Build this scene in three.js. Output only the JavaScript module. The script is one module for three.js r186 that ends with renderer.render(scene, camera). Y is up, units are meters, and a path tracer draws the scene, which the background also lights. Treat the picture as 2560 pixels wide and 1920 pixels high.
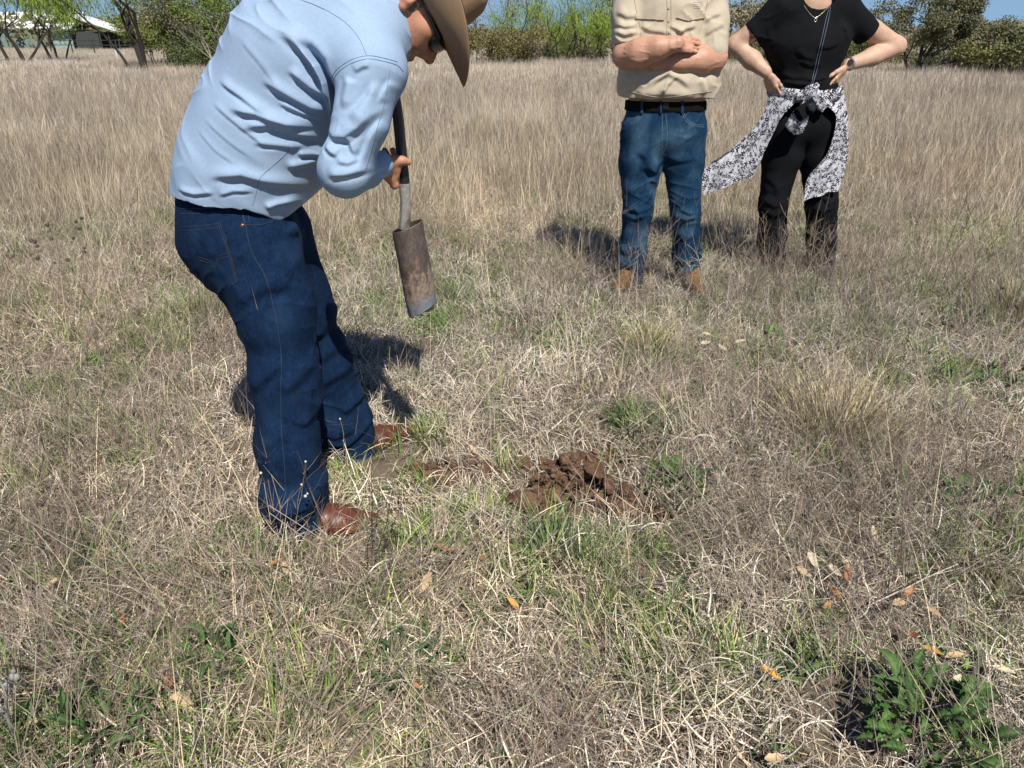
import * as THREE from 'three';
import { ImprovedNoise } from 'three/addons/math/ImprovedNoise.js';
import { mergeGeometries } from 'three/addons/utils/BufferGeometryUtils.js';

// ---------------------------------------------------------------- camera, sky, sun, exposure
const scene = new THREE.Scene();
const CAM_H = 1.36, FOCAL = 1775, PITCH = 26.0 * Math.PI / 180;            // focal length in pixels of a 2560 x 1920 picture
const camera = new THREE.PerspectiveCamera(2 * Math.atan(960 / FOCAL) * 180 / Math.PI, 4 / 3, 0.05, 3000);
camera.position.set(0, CAM_H, 0);
camera.rotation.set(-PITCH, 0, 0);
camera.updateMatrixWorld();
const renderer = new THREE.WebGLRenderer({ antialias: true });
renderer.setSize(1024, 768);
renderer.toneMapping = THREE.LinearToneMapping;
renderer.toneMappingExposure = 1.26;
renderer.shadowMap.enabled = true;
renderer.shadowMap.type = THREE.PCFSoftShadowMap;

const SUN_DIR = new THREE.Vector3(0.24, 1.0, 0.56).normalize();        // towards the sun: behind the camera, a little to the right
{                                                                           // clear spring sky, paler towards the horizon
  const w = 512, h = 256, d = new Float32Array(w * h * 4);
  for (let j = 0; j < h; j++) for (let i = 0; i < w; i++) {
    const el = ((j + 0.5) / h - 0.5) * Math.PI, az = ((i + 0.5) / w - 0.5) * 2 * Math.PI;
    const y = Math.max(0, Math.sin(el)), t = Math.pow(1 - y, 3);
    const dx = Math.cos(el) * Math.cos(az), dz = Math.cos(el) * Math.sin(az);
    const cs = Math.max(0, dx * SUN_DIR.x + Math.sin(el) * SUN_DIR.y + dz * SUN_DIR.z), aura = 0.15 * Math.pow(cs, 24);
    const o = (j * w + i) * 4;
    d[o] = 0.028 + 0.205 * t + aura; d[o + 1] = 0.075 + 0.305 * t + aura; d[o + 2] = 0.21 + 0.345 * t + aura * 0.9; d[o + 3] = 1;
  }
  const sky = new THREE.DataTexture(d, w, h, THREE.RGBAFormat, THREE.FloatType);
  sky.mapping = THREE.EquirectangularReflectionMapping; sky.magFilter = THREE.LinearFilter; sky.minFilter = THREE.LinearFilter; sky.needsUpdate = true;
  scene.background = sky; scene.environment = sky;
  scene.backgroundIntensity = 1; scene.environmentIntensity = 1;
}
const sun = new THREE.DirectionalLight(new THREE.Color(1.0, 0.955, 0.86), 5.0);
sun.position.copy(SUN_DIR).multiplyScalar(60);
sun.castShadow = true;
sun.shadow.mapSize.set(4096, 4096);
Object.assign(sun.shadow.camera, { left: -30, right: 30, top: 30, bottom: -30, near: 1, far: 160 });
scene.add(sun); scene.add(sun.target); sun.target.position.set(0, 0, -8);

// ---------------------------------------------------------------- helpers
const V = (x, y, z) => new THREE.Vector3(x, y, z);
const SP = Math.sin(PITCH), CP = Math.cos(PITCH);
const W = (px, py, z) => {                                                   // the point at distance -z whose place in the picture is (px, py)
  const x = (px - 1280) / FOCAL, y = -(py - 960) / FOCAL, t = z / (-y * SP - CP);
  return V(x * t, CAM_H + t * (y * CP - SP), z);
};
const G = (px, py, h = 0) => {                                               // the same on the level ground
  const x = (px - 1280) / FOCAL, y = -(py - 960) / FOCAL, t = (h - CAM_H) / (y * CP - SP);
  return V(x * t, h, t * (-y * SP - CP));
};
const rngOf = (seed) => () => { seed = (seed + 0x6d2b79f5) | 0; let t = Math.imul(seed ^ (seed >>> 15), 1 | seed); t = (t + Math.imul(t ^ (t >>> 7), 61 | t)) ^ t; return ((t ^ (t >>> 14)) >>> 0) / 4294967296; };
const perlin = new ImprovedNoise();
const noise = (x, y, z = 0) => perlin.noise(x + 31.7, y + 17.3, z + 5.1);
const fbm = (x, y, z = 0, n = 4) => { let s = 0, a = 1, f = 1, q = 0; for (let i = 0; i < n; i++) { s += a * noise(x * f, y * f, z * f); q += a; a *= 0.5; f *= 2.03; } return s / q; };
const clamp = (x, a = 0, b = 1) => Math.min(b, Math.max(a, x));
const smooth = (a, b, x) => { const t = clamp((x - a) / (b - a)); return t * t * (3 - 2 * t); };
const lerp = (a, b, t) => a + (b - a) * t;
const mixc = (a, b, t) => [lerp(a[0], b[0], t), lerp(a[1], b[1], t), lerp(a[2], b[2], t)];
const hex = (h) => { const c = new THREE.Color(h); return [c.r, c.g, c.b]; };

const taken = new Map();
function numbered(name) { const n = taken.get(name) ?? 0; taken.set(name, n + 1); return n ? name + '_' + String(n).padStart(3, '0') : name; }
function tag(o, label, category, group, kind) {
  if (label) o.userData.label = label;
  if (category) o.userData.category = category;
  if (group) o.userData.group = group;
  if (kind) o.userData.kind = kind;
  return o;
}
function part(name, geo, material, parent, label) {                          // a mesh under its thing (its geometry already in the thing's axes)
  const m = new THREE.Mesh(geo, material); m.name = name; m.castShadow = m.receiveShadow = true;
  if (label) m.userData.label = label;
  parent.add(m); return m;
}
function thing(name, label, category, at = V(0, 0, 0), group) {
  const g = new THREE.Group(); g.name = numbered(name); g.position.copy(at); scene.add(g);
  return tag(g, label, category, group);
}
const std = (color, roughness = 0.9, more = {}) => new THREE.MeshStandardMaterial({ color: Array.isArray(color) ? new THREE.Color().setRGB(...color) : color, roughness, side: THREE.DoubleSide, ...more });
const vcol = (roughness = 0.9, more = {}) => std(0xffffff, roughness, { vertexColors: true, ...more });

class Mb {                                                                   // collects triangles with vertex colours
  constructor() { this.p = []; this.c = []; this.n = []; this.u = []; this.i = []; this.hasN = true; }
  get count() { return this.p.length / 3; }
  v(x, y, z, c, n) { this.p.push(x, y, z); this.c.push(c[0], c[1], c[2]); if (n) this.n.push(n.x, n.y, n.z); else this.hasN = false; return this.p.length / 3 - 1; }
  tri(a, b, c) { this.i.push(a, b, c); }
  quad(a, b, c, d) { this.i.push(a, b, c, a, c, d); }
  geo(shiftTo) {
    const g = new THREE.BufferGeometry();
    g.setAttribute('position', new THREE.Float32BufferAttribute(this.p, 3));
    g.setAttribute('color', new THREE.Float32BufferAttribute(this.c, 3));
    g.setIndex(this.i);
    if (this.hasN) g.setAttribute('normal', new THREE.Float32BufferAttribute(this.n, 3)); else g.computeVertexNormals();
    if (shiftTo) g.translate(-shiftTo.x, -shiftTo.y, -shiftTo.z);
    return g;
  }
}
// a tube through points with a radius at each; sides >= 3
function tubeInto(mb, pts, radii, sides, col, cap = true) {
  let u = V(0, 0, 0), w = V(0, 0, 0), prev = [];
  const t = V(0, 0, 0);
  for (let k = 0; k < pts.length; k++) {
    t.subVectors(pts[Math.min(k + 1, pts.length - 1)], pts[Math.max(k - 1, 0)]).normalize();
    if (k === 0) { u.set(0, 0, 1); if (Math.abs(t.z) > 0.9) u.set(1, 0, 0); }
    u.addScaledVector(t, -u.dot(t)).normalize(); w.crossVectors(t, u);
    const r = radii.length ? radii[k] : radii, ring = [];
    for (let s = 0; s < sides; s++) {
      const a = s / sides * 2 * Math.PI, n = u.clone().multiplyScalar(Math.cos(a)).addScaledVector(w, Math.sin(a));
      const c = typeof col === 'function' ? col(pts[k], k / (pts.length - 1), n) : col;
      ring.push(mb.v(pts[k].x + n.x * r, pts[k].y + n.y * r, pts[k].z + n.z * r, c, n));
    }
    for (let s = 0; k && s < sides; s++) mb.quad(prev[s], prev[(s + 1) % sides], ring[(s + 1) % sides], ring[s]);
    if (cap && (k === 0 || k === pts.length - 1) && r > 0.0004) {
      const c = mb.v(pts[k].x, pts[k].y, pts[k].z, typeof col === 'function' ? col(pts[k], k ? 1 : 0, t) : col, k ? t : t.clone().negate());
      for (let s = 0; s < sides; s++) k ? mb.tri(ring[s], ring[(s + 1) % sides], c) : mb.tri(ring[(s + 1) % sides], ring[s], c);
    }
    prev = ring;
  }
}
const curve = (pts, n) => new THREE.CatmullRomCurve3(pts, false, 'centripetal').getPoints(n);
// ---------------------------------------------------------------- distance fields and their meshing
function bone(a, b, ra, rb, u) {                                             // tapered capsule; radii may be [across u, across v]
  const A = Array.isArray(ra), ru0 = A ? ra[0] : ra, rv0 = A ? ra[1] : ra, ru1 = A ? rb[0] : rb, rv1 = A ? rb[1] : rb;
  const dx = b.x - a.x, dy = b.y - a.y, dz = b.z - a.z, L2 = dx * dx + dy * dy + dz * dz || 1e-9, L = Math.sqrt(L2), ax = dx / L, ay = dy / L, az = dz / L;
  let ux = 0, uy = 0, uz = 0, vx = 0, vy = 0, vz = 0;
  if (A) {
    const U = (u ?? V(1, 0, 0)).clone(); U.addScaledVector(V(ax, ay, az), -(U.x * ax + U.y * ay + U.z * az)).normalize();
    const Q = V(ax, ay, az).cross(U); ux = U.x; uy = U.y; uz = U.z; vx = Q.x; vy = Q.y; vz = Q.z;
  }
  return (x, y, z) => {
    const px = x - a.x, py = y - a.y, pz = z - a.z, t = Math.min(1, Math.max(0, (px * dx + py * dy + pz * dz) / L2));
    const wx = px - t * dx, wy = py - t * dy, wz = pz - t * dz, ru = ru0 + (ru1 - ru0) * t;
    if (!A) return Math.sqrt(wx * wx + wy * wy + wz * wz) - ru;
    const rv = rv0 + (rv1 - rv0) * t, m = Math.min(ru, rv), qu = (wx * ux + wy * uy + wz * uz) / ru, qv = (wx * vx + wy * vy + wz * vz) / rv, qa = (wx * ax + wy * ay + wz * az) / m;
    return (Math.sqrt(qu * qu + qv * qv + qa * qa) - 1) * m;
  };
}
const ball = (c, r) => (x, y, z) => Math.hypot(x - c.x, y - c.y, z - c.z) - r;
const ellip = (c, r) => { const m = Math.min(...r); return (x, y, z) => (Math.hypot((x - c.x) / r[0], (y - c.y) / r[1], (z - c.z) / r[2]) - 1) * m; };
const smin = (a, b, k) => { const h = Math.max(k - Math.abs(a - b), 0) / k; return Math.min(a, b) - h * h * k * 0.25; };
const smax = (a, b, k) => -smin(-a, -b, k);
const join = (k, ...fs) => (x, y, z) => { let d = fs[0](x, y, z); for (let i = 1; i < fs.length; i++) d = smin(d, fs[i](x, y, z), k); return d; };
const chain = (pts, radii, u) => pts.slice(1).map((p, i) => bone(pts[i], p, radii[i], radii[i + 1], u));
// creases: [[points], width, height]: a ridge that falls off softly on one side and steeply on the other, lying on the side nearer than zSide
function creases(list, zSide = -1e9) {
  const L = list.map(([pts, w, a]) => ({ pts, w, a, box: [Math.min(...pts.map((p) => p.x)) - 3 * w, Math.max(...pts.map((p) => p.x)) + 3 * w, Math.min(...pts.map((p) => p.y)) - 3 * w, Math.max(...pts.map((p) => p.y)) + 3 * w] }));
  return (x, y, z) => {
    if (z < zSide) return 0;
    let s = 0;
    for (const c of L) {
      if (x < c.box[0] || x > c.box[1] || y < c.box[2] || y > c.box[3]) continue;
      let best = 1e9, sgn = 1, at = 0; const n = c.pts.length - 1;
      for (let i = 0; i < n; i++) {
        const p = c.pts[i], q = c.pts[i + 1], dx = q.x - p.x, dy = q.y - p.y, t = clamp(((x - p.x) * dx + (y - p.y) * dy) / (dx * dx + dy * dy));
        const ex = x - p.x - t * dx, ey = y - p.y - t * dy, d = ex * ex + ey * ey;
        if (d < best) { best = d; at = (i + t) / n; sgn = dx * ey - dy * ex; }
      }
      const d = Math.sqrt(best), end = smooth(0, 0.25, at) * (1 - smooth(0.7, 1, at)), w = c.w;
      s += c.a * end * (sgn > 0 ? Math.exp(-d * d / (w * w * 1.8)) : Math.exp(-d * d / (w * w * 0.5)) - 0.28 * Math.exp(-(d - w * 1.1) * (d - w * 1.1) / (w * w * 0.3)));
    }
    return s;
  };
}
// thin sharp wrinkles running along (ux, uy): 0..1
const wrinkle = (x, y, z, ux, uy, along, across, seed) => { const u = x * ux + y * uy, v = x * -uy + y * ux, n = 1 - Math.abs(noise(u * along + seed, v * across + 0.8 * noise(u * along * 0.7, v * 3, z * 4), z * along * 1.3)) * 1.5, m = smooth(-0.15, 0.35, noise(x * 4 + seed, y * 4, z * 4 + 2)); return Math.pow(clamp(n), 5) * m; };
function net(f, lo, hi, h, col, more = {}) {                                 // surface nets: the zero surface of f in a box, as a smooth mesh
  const nx = Math.ceil((hi.x - lo.x) / h) + 1, ny = Math.ceil((hi.y - lo.y) / h) + 1, nz = Math.ceil((hi.z - lo.z) / h) + 1, D = new Float32Array(nx * ny * nz), B = 4;
  for (let k0 = 0; k0 < nz; k0 += B) for (let j0 = 0; j0 < ny; j0 += B) for (let i0 = 0; i0 < nx; i0 += B) {
    const c = f(lo.x + (i0 + 1.5) * h, lo.y + (j0 + 1.5) * h, lo.z + (k0 + 1.5) * h), skip = Math.abs(c) > 1.9 * B * h * 0.9 + (more.pad ?? 0.004);
    for (let k = k0; k < Math.min(k0 + B, nz); k++) for (let j = j0; j < Math.min(j0 + B, ny); j++) for (let i = i0; i < Math.min(i0 + B, nx); i++)
      D[(k * ny + j) * nx + i] = skip ? c : f(lo.x + i * h, lo.y + j * h, lo.z + k * h);
  }
  const id = new Int32Array(nx * ny * nz).fill(-1), P = [], I = [], N = [], C = [], e = h * 0.6;
  const at = (i, j, k) => D[(k * ny + j) * nx + i];
  for (let k = 0; k < nz - 1; k++) for (let j = 0; j < ny - 1; j++) for (let i = 0; i < nx - 1; i++) {
    let mask = 0; for (let q = 0; q < 8; q++) if (at(i + (q & 1), j + (q >> 1 & 1), k + (q >> 2)) < 0) mask |= 1 << q;
    if (mask === 0 || mask === 255) continue;
    let sx = 0, sy = 0, sz = 0, n = 0;
    for (let q = 0; q < 8; q++) for (let b = 1; b < 8; b <<= 1) if (!(q & b)) {
      const w = q | b; if (((mask >> q) & 1) === ((mask >> w) & 1)) continue;
      const d0 = at(i + (q & 1), j + (q >> 1 & 1), k + (q >> 2)), d1 = at(i + (w & 1), j + (w >> 1 & 1), k + (w >> 2)), t = d0 / (d0 - d1);
      sx += (q & 1) + (b === 1 ? t : 0); sy += (q >> 1 & 1) + (b === 2 ? t : 0); sz += (q >> 2) + (b === 4 ? t : 0); n++;
    }
    const x = lo.x + (i + sx / n) * h, y = lo.y + (j + sy / n) * h, z = lo.z + (k + sz / n) * h;
    const gx = f(x + e, y, z) - f(x - e, y, z), gy = f(x, y + e, z) - f(x, y - e, z), gz = f(x, y, z + e) - f(x, y, z - e), g = Math.hypot(gx, gy, gz) || 1;
    id[(k * ny + j) * nx + i] = P.length / 3; P.push(x, y, z); N.push(gx / g, gy / g, gz / g);
    if (col) C.push(...col(x, y, z, gx / g, gy / g, gz / g));
  }
  const cell = (i, j, k) => id[(k * ny + j) * nx + i];
  for (let k = 1; k < nz - 1; k++) for (let j = 1; j < ny - 1; j++) for (let i = 1; i < nx - 1; i++) {
    const s = at(i, j, k) < 0;
    const quad = (a, b, c, d, flip) => { if (a < 0 || b < 0 || c < 0 || d < 0) return; flip ? I.push(a, c, b, a, d, c) : I.push(a, b, c, a, c, d); };
    if (s !== at(i + 1, j, k) < 0) quad(cell(i, j - 1, k - 1), cell(i, j, k - 1), cell(i, j, k), cell(i, j - 1, k), !s);
    if (s !== at(i, j + 1, k) < 0) quad(cell(i - 1, j, k - 1), cell(i - 1, j, k), cell(i, j, k), cell(i, j, k - 1), !s);
    if (s !== at(i, j, k + 1) < 0) quad(cell(i - 1, j - 1, k), cell(i, j - 1, k), cell(i, j, k), cell(i - 1, j, k), !s);
  }
  const G3 = new THREE.BufferGeometry();
  G3.setAttribute('position', new THREE.Float32BufferAttribute(P, 3)); G3.setAttribute('normal', new THREE.Float32BufferAttribute(N, 3));
  if (col) G3.setAttribute('color', new THREE.Float32BufferAttribute(C, 3));
  G3.setIndex(I);
  return G3;
}
function boundsOf(pts, pad) { const b = new THREE.Box3().setFromPoints(pts); return [b.min.subScalar(pad), b.max.addScalar(pad)]; }
// the near side of a field over (x, y): its z, from zNear going away
function frontZ(f, x, y, zNear, zFar) {
  let z = zNear;
  for (let q = 0; q < 400 && z > zFar; q++) { const d = f(x, y, z); if (d < 0.0004) return z; z -= Math.max(0.0008, d * 0.7); }
  return null;
}
// places a picture-plane line on the near side of a field: px points, first guess zs
function lineOn(f, pts, zs, n, lift = 0.0006) {
  const cv = new THREE.CatmullRomCurve3(pts.map(([a, b]) => V(a, b, 0)), false, 'centripetal').getPoints(n), out = [];
  for (const p of cv) {
    let z = zs;
    for (let q = 0; q < 3; q++) { const w = W(p.x, p.y, z), zz = frontZ(f, w.x, w.y, zs + 0.45, zs - 0.5); if (zz === null) { z = null; break; } z = zz; }
    if (z !== null) { const w = W(p.x, p.y, z); w.z += lift; out.push(w); }
  }
  return out;
}
function seams(name, f, lines, zs, r, color, lift, mat, parent, top) {         // each row of stitches a part of its own
  for (const [pts, n = 40] of lines) {
    const l = lineOn(f, pts, zs, n, lift ?? 0.0004), mb = new Mb(); if (l.length < 3) continue;
    tubeInto(mb, l, l.map(() => r), 5, color); const g = mb.geo(); g.translate(-top.position.x, -top.position.y, -top.position.z); part(name, g, mat, parent);
  }
}
// a patch of cloth lying on the near side of a field, from four px corners (round the patch)
function patchOn(f, [a, b, c, d], zs, n, lift, col) {
  const mb = new Mb(), e = 0.003; mb.hasN = true;
  const top = [], bottom = [];
  for (const [list, up] of [[top, lift], [bottom, -0.002]]) for (let j = 0; j <= n; j++) for (let i = 0; i <= n; i++) {
    const u = i / n, v = j / n, px = lerp(lerp(a[0], b[0], u), lerp(d[0], c[0], u), v), py = lerp(lerp(a[1], b[1], u), lerp(d[1], c[1], u), v);
    let z = zs; for (let q = 0; q < 3; q++) { const w = W(px, py, z); z = frontZ(f, w.x, w.y, zs + 0.45, zs - 0.5) ?? z; }
    const w = W(px, py, z), g = V(f(w.x + e, w.y, w.z) - f(w.x - e, w.y, w.z), f(w.x, w.y + e, w.z) - f(w.x, w.y - e, w.z), f(w.x, w.y, w.z + e) - f(w.x, w.y, w.z - e)).normalize();
    w.addScaledVector(g, up);
    list.push(mb.v(w.x, w.y, w.z, col(u, v, w), g)); mb.u.push(u, 1 - v);
  }
  const at = (l, i, j) => l[j * (n + 1) + i];
  for (let j = 0; j < n; j++) for (let i = 0; i < n; i++) mb.quad(at(top, i, j), at(top, i, j + 1), at(top, i + 1, j + 1), at(top, i + 1, j));
  for (let i = 0; i < n; i++) { mb.quad(at(top, i, 0), at(top, i + 1, 0), at(bottom, i + 1, 0), at(bottom, i, 0)); mb.quad(at(top, i + 1, n), at(top, i, n), at(bottom, i, n), at(bottom, i + 1, n)); mb.quad(at(top, 0, i + 1), at(top, 0, i), at(bottom, 0, i), at(bottom, 0, i + 1)); mb.quad(at(top, n, i), at(top, n, i + 1), at(bottom, n, i + 1), at(bottom, n, i)); }
  const g = mb.geo(); g.setAttribute('uv', new THREE.Float32BufferAttribute(mb.u, 2)); return g;
}

// ---------------------------------------------------------------- heads and hands
// a head about the point between the ears; x to its left, y up, z forward; m places it
function headGeo(m, skin, o = {}) {
  const P = (x, y, z) => V(x, y, z), j = [
    ellip(P(0, 0.035, -0.012), [0.076, 0.088, 0.096]), ellip(P(0, -0.035, 0.028), [0.060, 0.080, 0.068]), bone(P(-0.05, -0.07, 0.02), P(0, -0.102, 0.070), 0.022, 0.022), bone(P(0.05, -0.07, 0.02), P(0, -0.102, 0.070), 0.022, 0.022),
    bone(P(-0.045, -0.005, 0.060), P(-0.030, -0.030, 0.070), 0.022, 0.02), bone(P(0.045, -0.005, 0.060), P(0.030, -0.030, 0.070), 0.022, 0.02), bone(P(-0.038, 0.032, 0.076), P(0.038, 0.032, 0.076), 0.014, 0.014),
  ];
  const skull = join(0.03, ...j), neck = bone(P(0, -0.05, -0.03), P(...(o.neck ?? [0, -0.19, -0.055])), o.nr ?? 0.056, (o.nr ?? 0.056) + 0.006);
  const nose = join(0.012, bone(P(0, 0.018, 0.090), P(0, -0.026, 0.116), 0.008, 0.0125), ball(P(-0.013, -0.032, 0.101), 0.0095), ball(P(0.013, -0.032, 0.101), 0.0095));
  const lips = join(0.004, bone(P(-0.021, -0.067, 0.082), P(0, -0.064, 0.094), 0.005, 0.0065), bone(P(0.021, -0.067, 0.082), P(0, -0.064, 0.094), 0.005, 0.0065), bone(P(-0.019, -0.072, 0.082), P(0.019, -0.072, 0.082), 0.006, 0.006), bone(P(-0.014, -0.077, 0.089), P(0.014, -0.077, 0.089), 0.0075, 0.0075));
  const ears = join(0.008, ...[-1, 1].flatMap((s) => [bone(P(s * 0.078, 0.026, -0.016), P(s * 0.080, -0.012, -0.006), [0.010, 0.018], [0.010, 0.014], V(1, 0, 0)), ball(P(s * 0.075, -0.026, 0.0), 0.011)]));
  const f = (x, y, z) => {
    let d = smin(skull(x, y, z), nose(x, y, z), 0.016); d = smin(d, neck(x, y, z), 0.03); d = smin(d, lips(x, y, z), 0.008);
    const ax = Math.abs(x);
    d = smax(d, -(Math.hypot(ax - 0.032, y - 0.012, z - 0.100) - 0.017), 0.014); d = smin(d, Math.hypot(ax - 0.032, y - 0.012, z - 0.0775) - 0.0125, 0.003);
    let e = ears(x, y, z); e = smax(e, -(Math.hypot(ax - 0.094, (y - 0.006) * 0.7, z + 0.008) - 0.011), 0.006);
    return smin(d, e, 0.008);
  };
  const col = (x, y, z) => {
    let c = vary2(skin, 0.10 * noise(x * 70, y * 70, z * 70) + 0.10 * noise(x * 22, y * 22, z * 22));
    const lip = smooth(0.012, 0.004, Math.hypot(x * 0.45, y + 0.071, (z - 0.09) * 0.6)); c = mixc(c, [skin[0] * 0.85, skin[1] * 0.55, skin[2] * 0.55], lip * 0.8);
    if (o.stubble) { const s = smooth(0.0, 0.35, noise(x * 260, y * 260, z * 260) + 0.15) * smooth(-0.01, -0.05, y) * smooth(-0.03, 0.02, z) * smooth(-0.15, -0.11, y); c = mixc(c, [0.10, 0.06, 0.04], s * o.stubble); }
    const eye = Math.hypot(Math.abs(x) - 0.032, y - 0.012, z - 0.0775) < 0.0135 && z > 0.085; if (eye) c = Math.hypot(Math.abs(x) - 0.032, y - 0.012) < 0.0055 ? [0.03, 0.02, 0.015] : [0.6, 0.57, 0.53];
    if (Math.hypot((Math.abs(x) - 0.033) * 0.4, y - 0.035 + Math.abs(Math.abs(x) - 0.033) * 0.15) < 0.005 && z > 0.06) c = mixc(c, o.hair ?? [0.1, 0.06, 0.035], 0.8);
    return c;
  };
  const g = net(f, P(-0.115, o.low ?? -0.20, -0.13), P(0.115, 0.14, 0.14), 0.0036, col); g.applyMatrix4(m); return g;
}
const vary2 = (c, q) => [c[0] * (1 + q), c[1] * (1 + q), c[2] * (1 + q)];
function hairGeo(m, color, o = {}) {
  const f = (x, y, z) => {
    const wob = 0.004 * noise(x * 60, y * 60, z * 60) + 0.003 * noise(x * 160, y * 160, z * 160);
    const d = (Math.hypot(x / 0.084, (y - 0.035) / 0.097, (z + 0.016) / 0.103) - 1) * 0.084 + wob, face = z - (o.front ?? 0.028) - Math.max(0, y - 0.05) * (o.rise ?? 1.1), low = -(y - (o.low ?? -0.075)) + (Math.abs(x) > 0.06 && z > -0.035 ? 0.045 : 0);
    return Math.max(d, smax(face, low, 0.02));
  };
  const g = net(f, V(-0.11, -0.14, -0.14), V(0.11, 0.15, 0.12), 0.0042, (x, y, z) => vary2(color, 0.5 * noise(x * 140, y * 50, z * 140)));
  g.applyMatrix4(m); return g;
}
// bones of a hand: wrist point, direction of the fingers, normal of its back, side (+1 left, -1 right), curl of each finger (radians per joint)
function handBones(o, y, z, side, curls, size = 1, thumb = [0.5, 0.75, -0.45]) {
  y = y.clone().normalize(); z = z.clone().addScaledVector(y, -z.dot(y)).normalize(); const x = y.clone().cross(z).multiplyScalar(side);   // x: towards the thumb
  const at = (a, b, c) => o.clone().addScaledVector(x, a * size).addScaledVector(y, b * size).addScaledVector(z, c * size), out = [];
  out.push(bone(at(-0.016, 0.03, 0), at(-0.022, 0.082, 0), [0.026 * size, 0.0135 * size], [0.022 * size, 0.0115 * size], x), bone(at(0.012, 0.03, 0), at(0.02, 0.088, 0), [0.026 * size, 0.0145 * size], [0.022 * size, 0.0115 * size], x), bone(at(0, -0.03, 0), at(0, 0.03, 0), [0.027 * size, 0.02 * size], [0.031 * size, 0.0155 * size], x));
  [[0.031, 0.092, 0.044, 0.026, 0.022, 0.0092], [0.010, 0.096, 0.049, 0.030, 0.023, 0.0095], [-0.012, 0.092, 0.045, 0.028, 0.022, 0.0090], [-0.032, 0.083, 0.036, 0.022, 0.019, 0.0078]].forEach(([fx, fy, l1, l2, l3, r], k) => {
    let p = at(fx, fy, 0), a = 0; const fan = fx * 2.2;
    for (const [q, l] of [l1, l2, l3].entries()) {
      a += curls[k] * (q ? 1.15 : 0.8);
      const d = y.clone().multiplyScalar(Math.cos(a)).addScaledVector(z, -Math.sin(a)).addScaledVector(x, fan * 0.15), n = p.clone().addScaledVector(d.normalize(), l * size);
      out.push(bone(p, n, (r - q * 0.0006) * size, (r - 0.0008 - q * 0.0006) * size)); p = n;
    }
  });
  let p = at(0.028, 0.022, -0.004); const d = V(0, 0, 0);
  [[0.046, 0.0135], [0.034, 0.0115], [0.028, 0.0100]].forEach(([l, r], q) => {
    d.set(0, 0, 0).addScaledVector(x, thumb[0] - q * 0.22).addScaledVector(y, thumb[1]).addScaledVector(z, thumb[2] - q * 0.12).normalize();
    const n = p.clone().addScaledVector(d, l * size); out.push(bone(p, n, r * size, (r - 0.001) * size)); p = n;
  });
  return out;
}
const frame = (o, x, y, z, s = 1) => new THREE.Matrix4().makeBasis(x.clone().normalize().multiplyScalar(s), y.clone().normalize().multiplyScalar(s), z.clone().normalize().multiplyScalar(s)).setPosition(o);
const skinCol = (c) => (x, y, z) => vary2([c[0], c[1], c[2]], 0.12 * noise(x * 60, y * 60, z * 60) + 0.10 * noise(x * 18, y * 18, z * 18));
const clothCol = (c, grain, patch = 0.06) => (x, y, z) => vary2(c, grain * noise(x * 190, y * 190, z * 190) + patch * noise(x * 14, y * 14, z * 14));
// ---------------------------------------------------------------- the ground: one sheet to the horizon
const gh = (x, z) => {
  const d = Math.hypot(x, z), near = 1 - smooth(14, 40, d);
  return near * (0.022 * noise(x * 0.9, z * 0.9) + 0.016 * noise(x * 2.7, z * 2.7, 3));
};
const green = (x, z) => smooth(-0.02, 0.34, fbm(x * 0.85 + 4.2, z * 0.85, 2.2, 3) + 0.10);     // where fresh green shows between the dead grass
{
  const mb = new Mb(), NR = 300, NA = 360, row = [];
  for (let k = 0; k <= NR; k++) {
    const r = k === 0 ? 0 : 0.12 * Math.pow(1200 / 0.12, k / NR);
    for (let a = 0; a < NA; a++) {
      const th = a / NA * 2 * Math.PI, x = r * Math.cos(th), z = r * Math.sin(th);
      const f = 0.5 + 0.5 * fbm(x * 3.1, z * 3.1, 1, 4), s = 0.5 + 0.5 * noise(x * 40, z * 40, 2);
      let c = mixc([0.075, 0.055, 0.038], [0.19, 0.15, 0.105], clamp(f * 0.8 + s * 0.3 - 0.1));
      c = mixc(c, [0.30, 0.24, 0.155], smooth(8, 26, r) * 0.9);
      mb.v(x, gh(x, z), z, c);
    }
  }
  for (let k = 0; k < NR; k++) for (let a = 0; a < NA; a++) {
    const b = (a + 1) % NA; mb.quad(k * NA + a, k * NA + b, (k + 1) * NA + b, (k + 1) * NA + a);
  }
  const g = new THREE.Mesh(mb.geo(), vcol(1)); g.name = 'ground'; g.receiveShadow = true; scene.add(g);
  tag(g, 'brown earth of the dry pasture under the grass', 'ground', null, 'structure');
}

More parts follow.
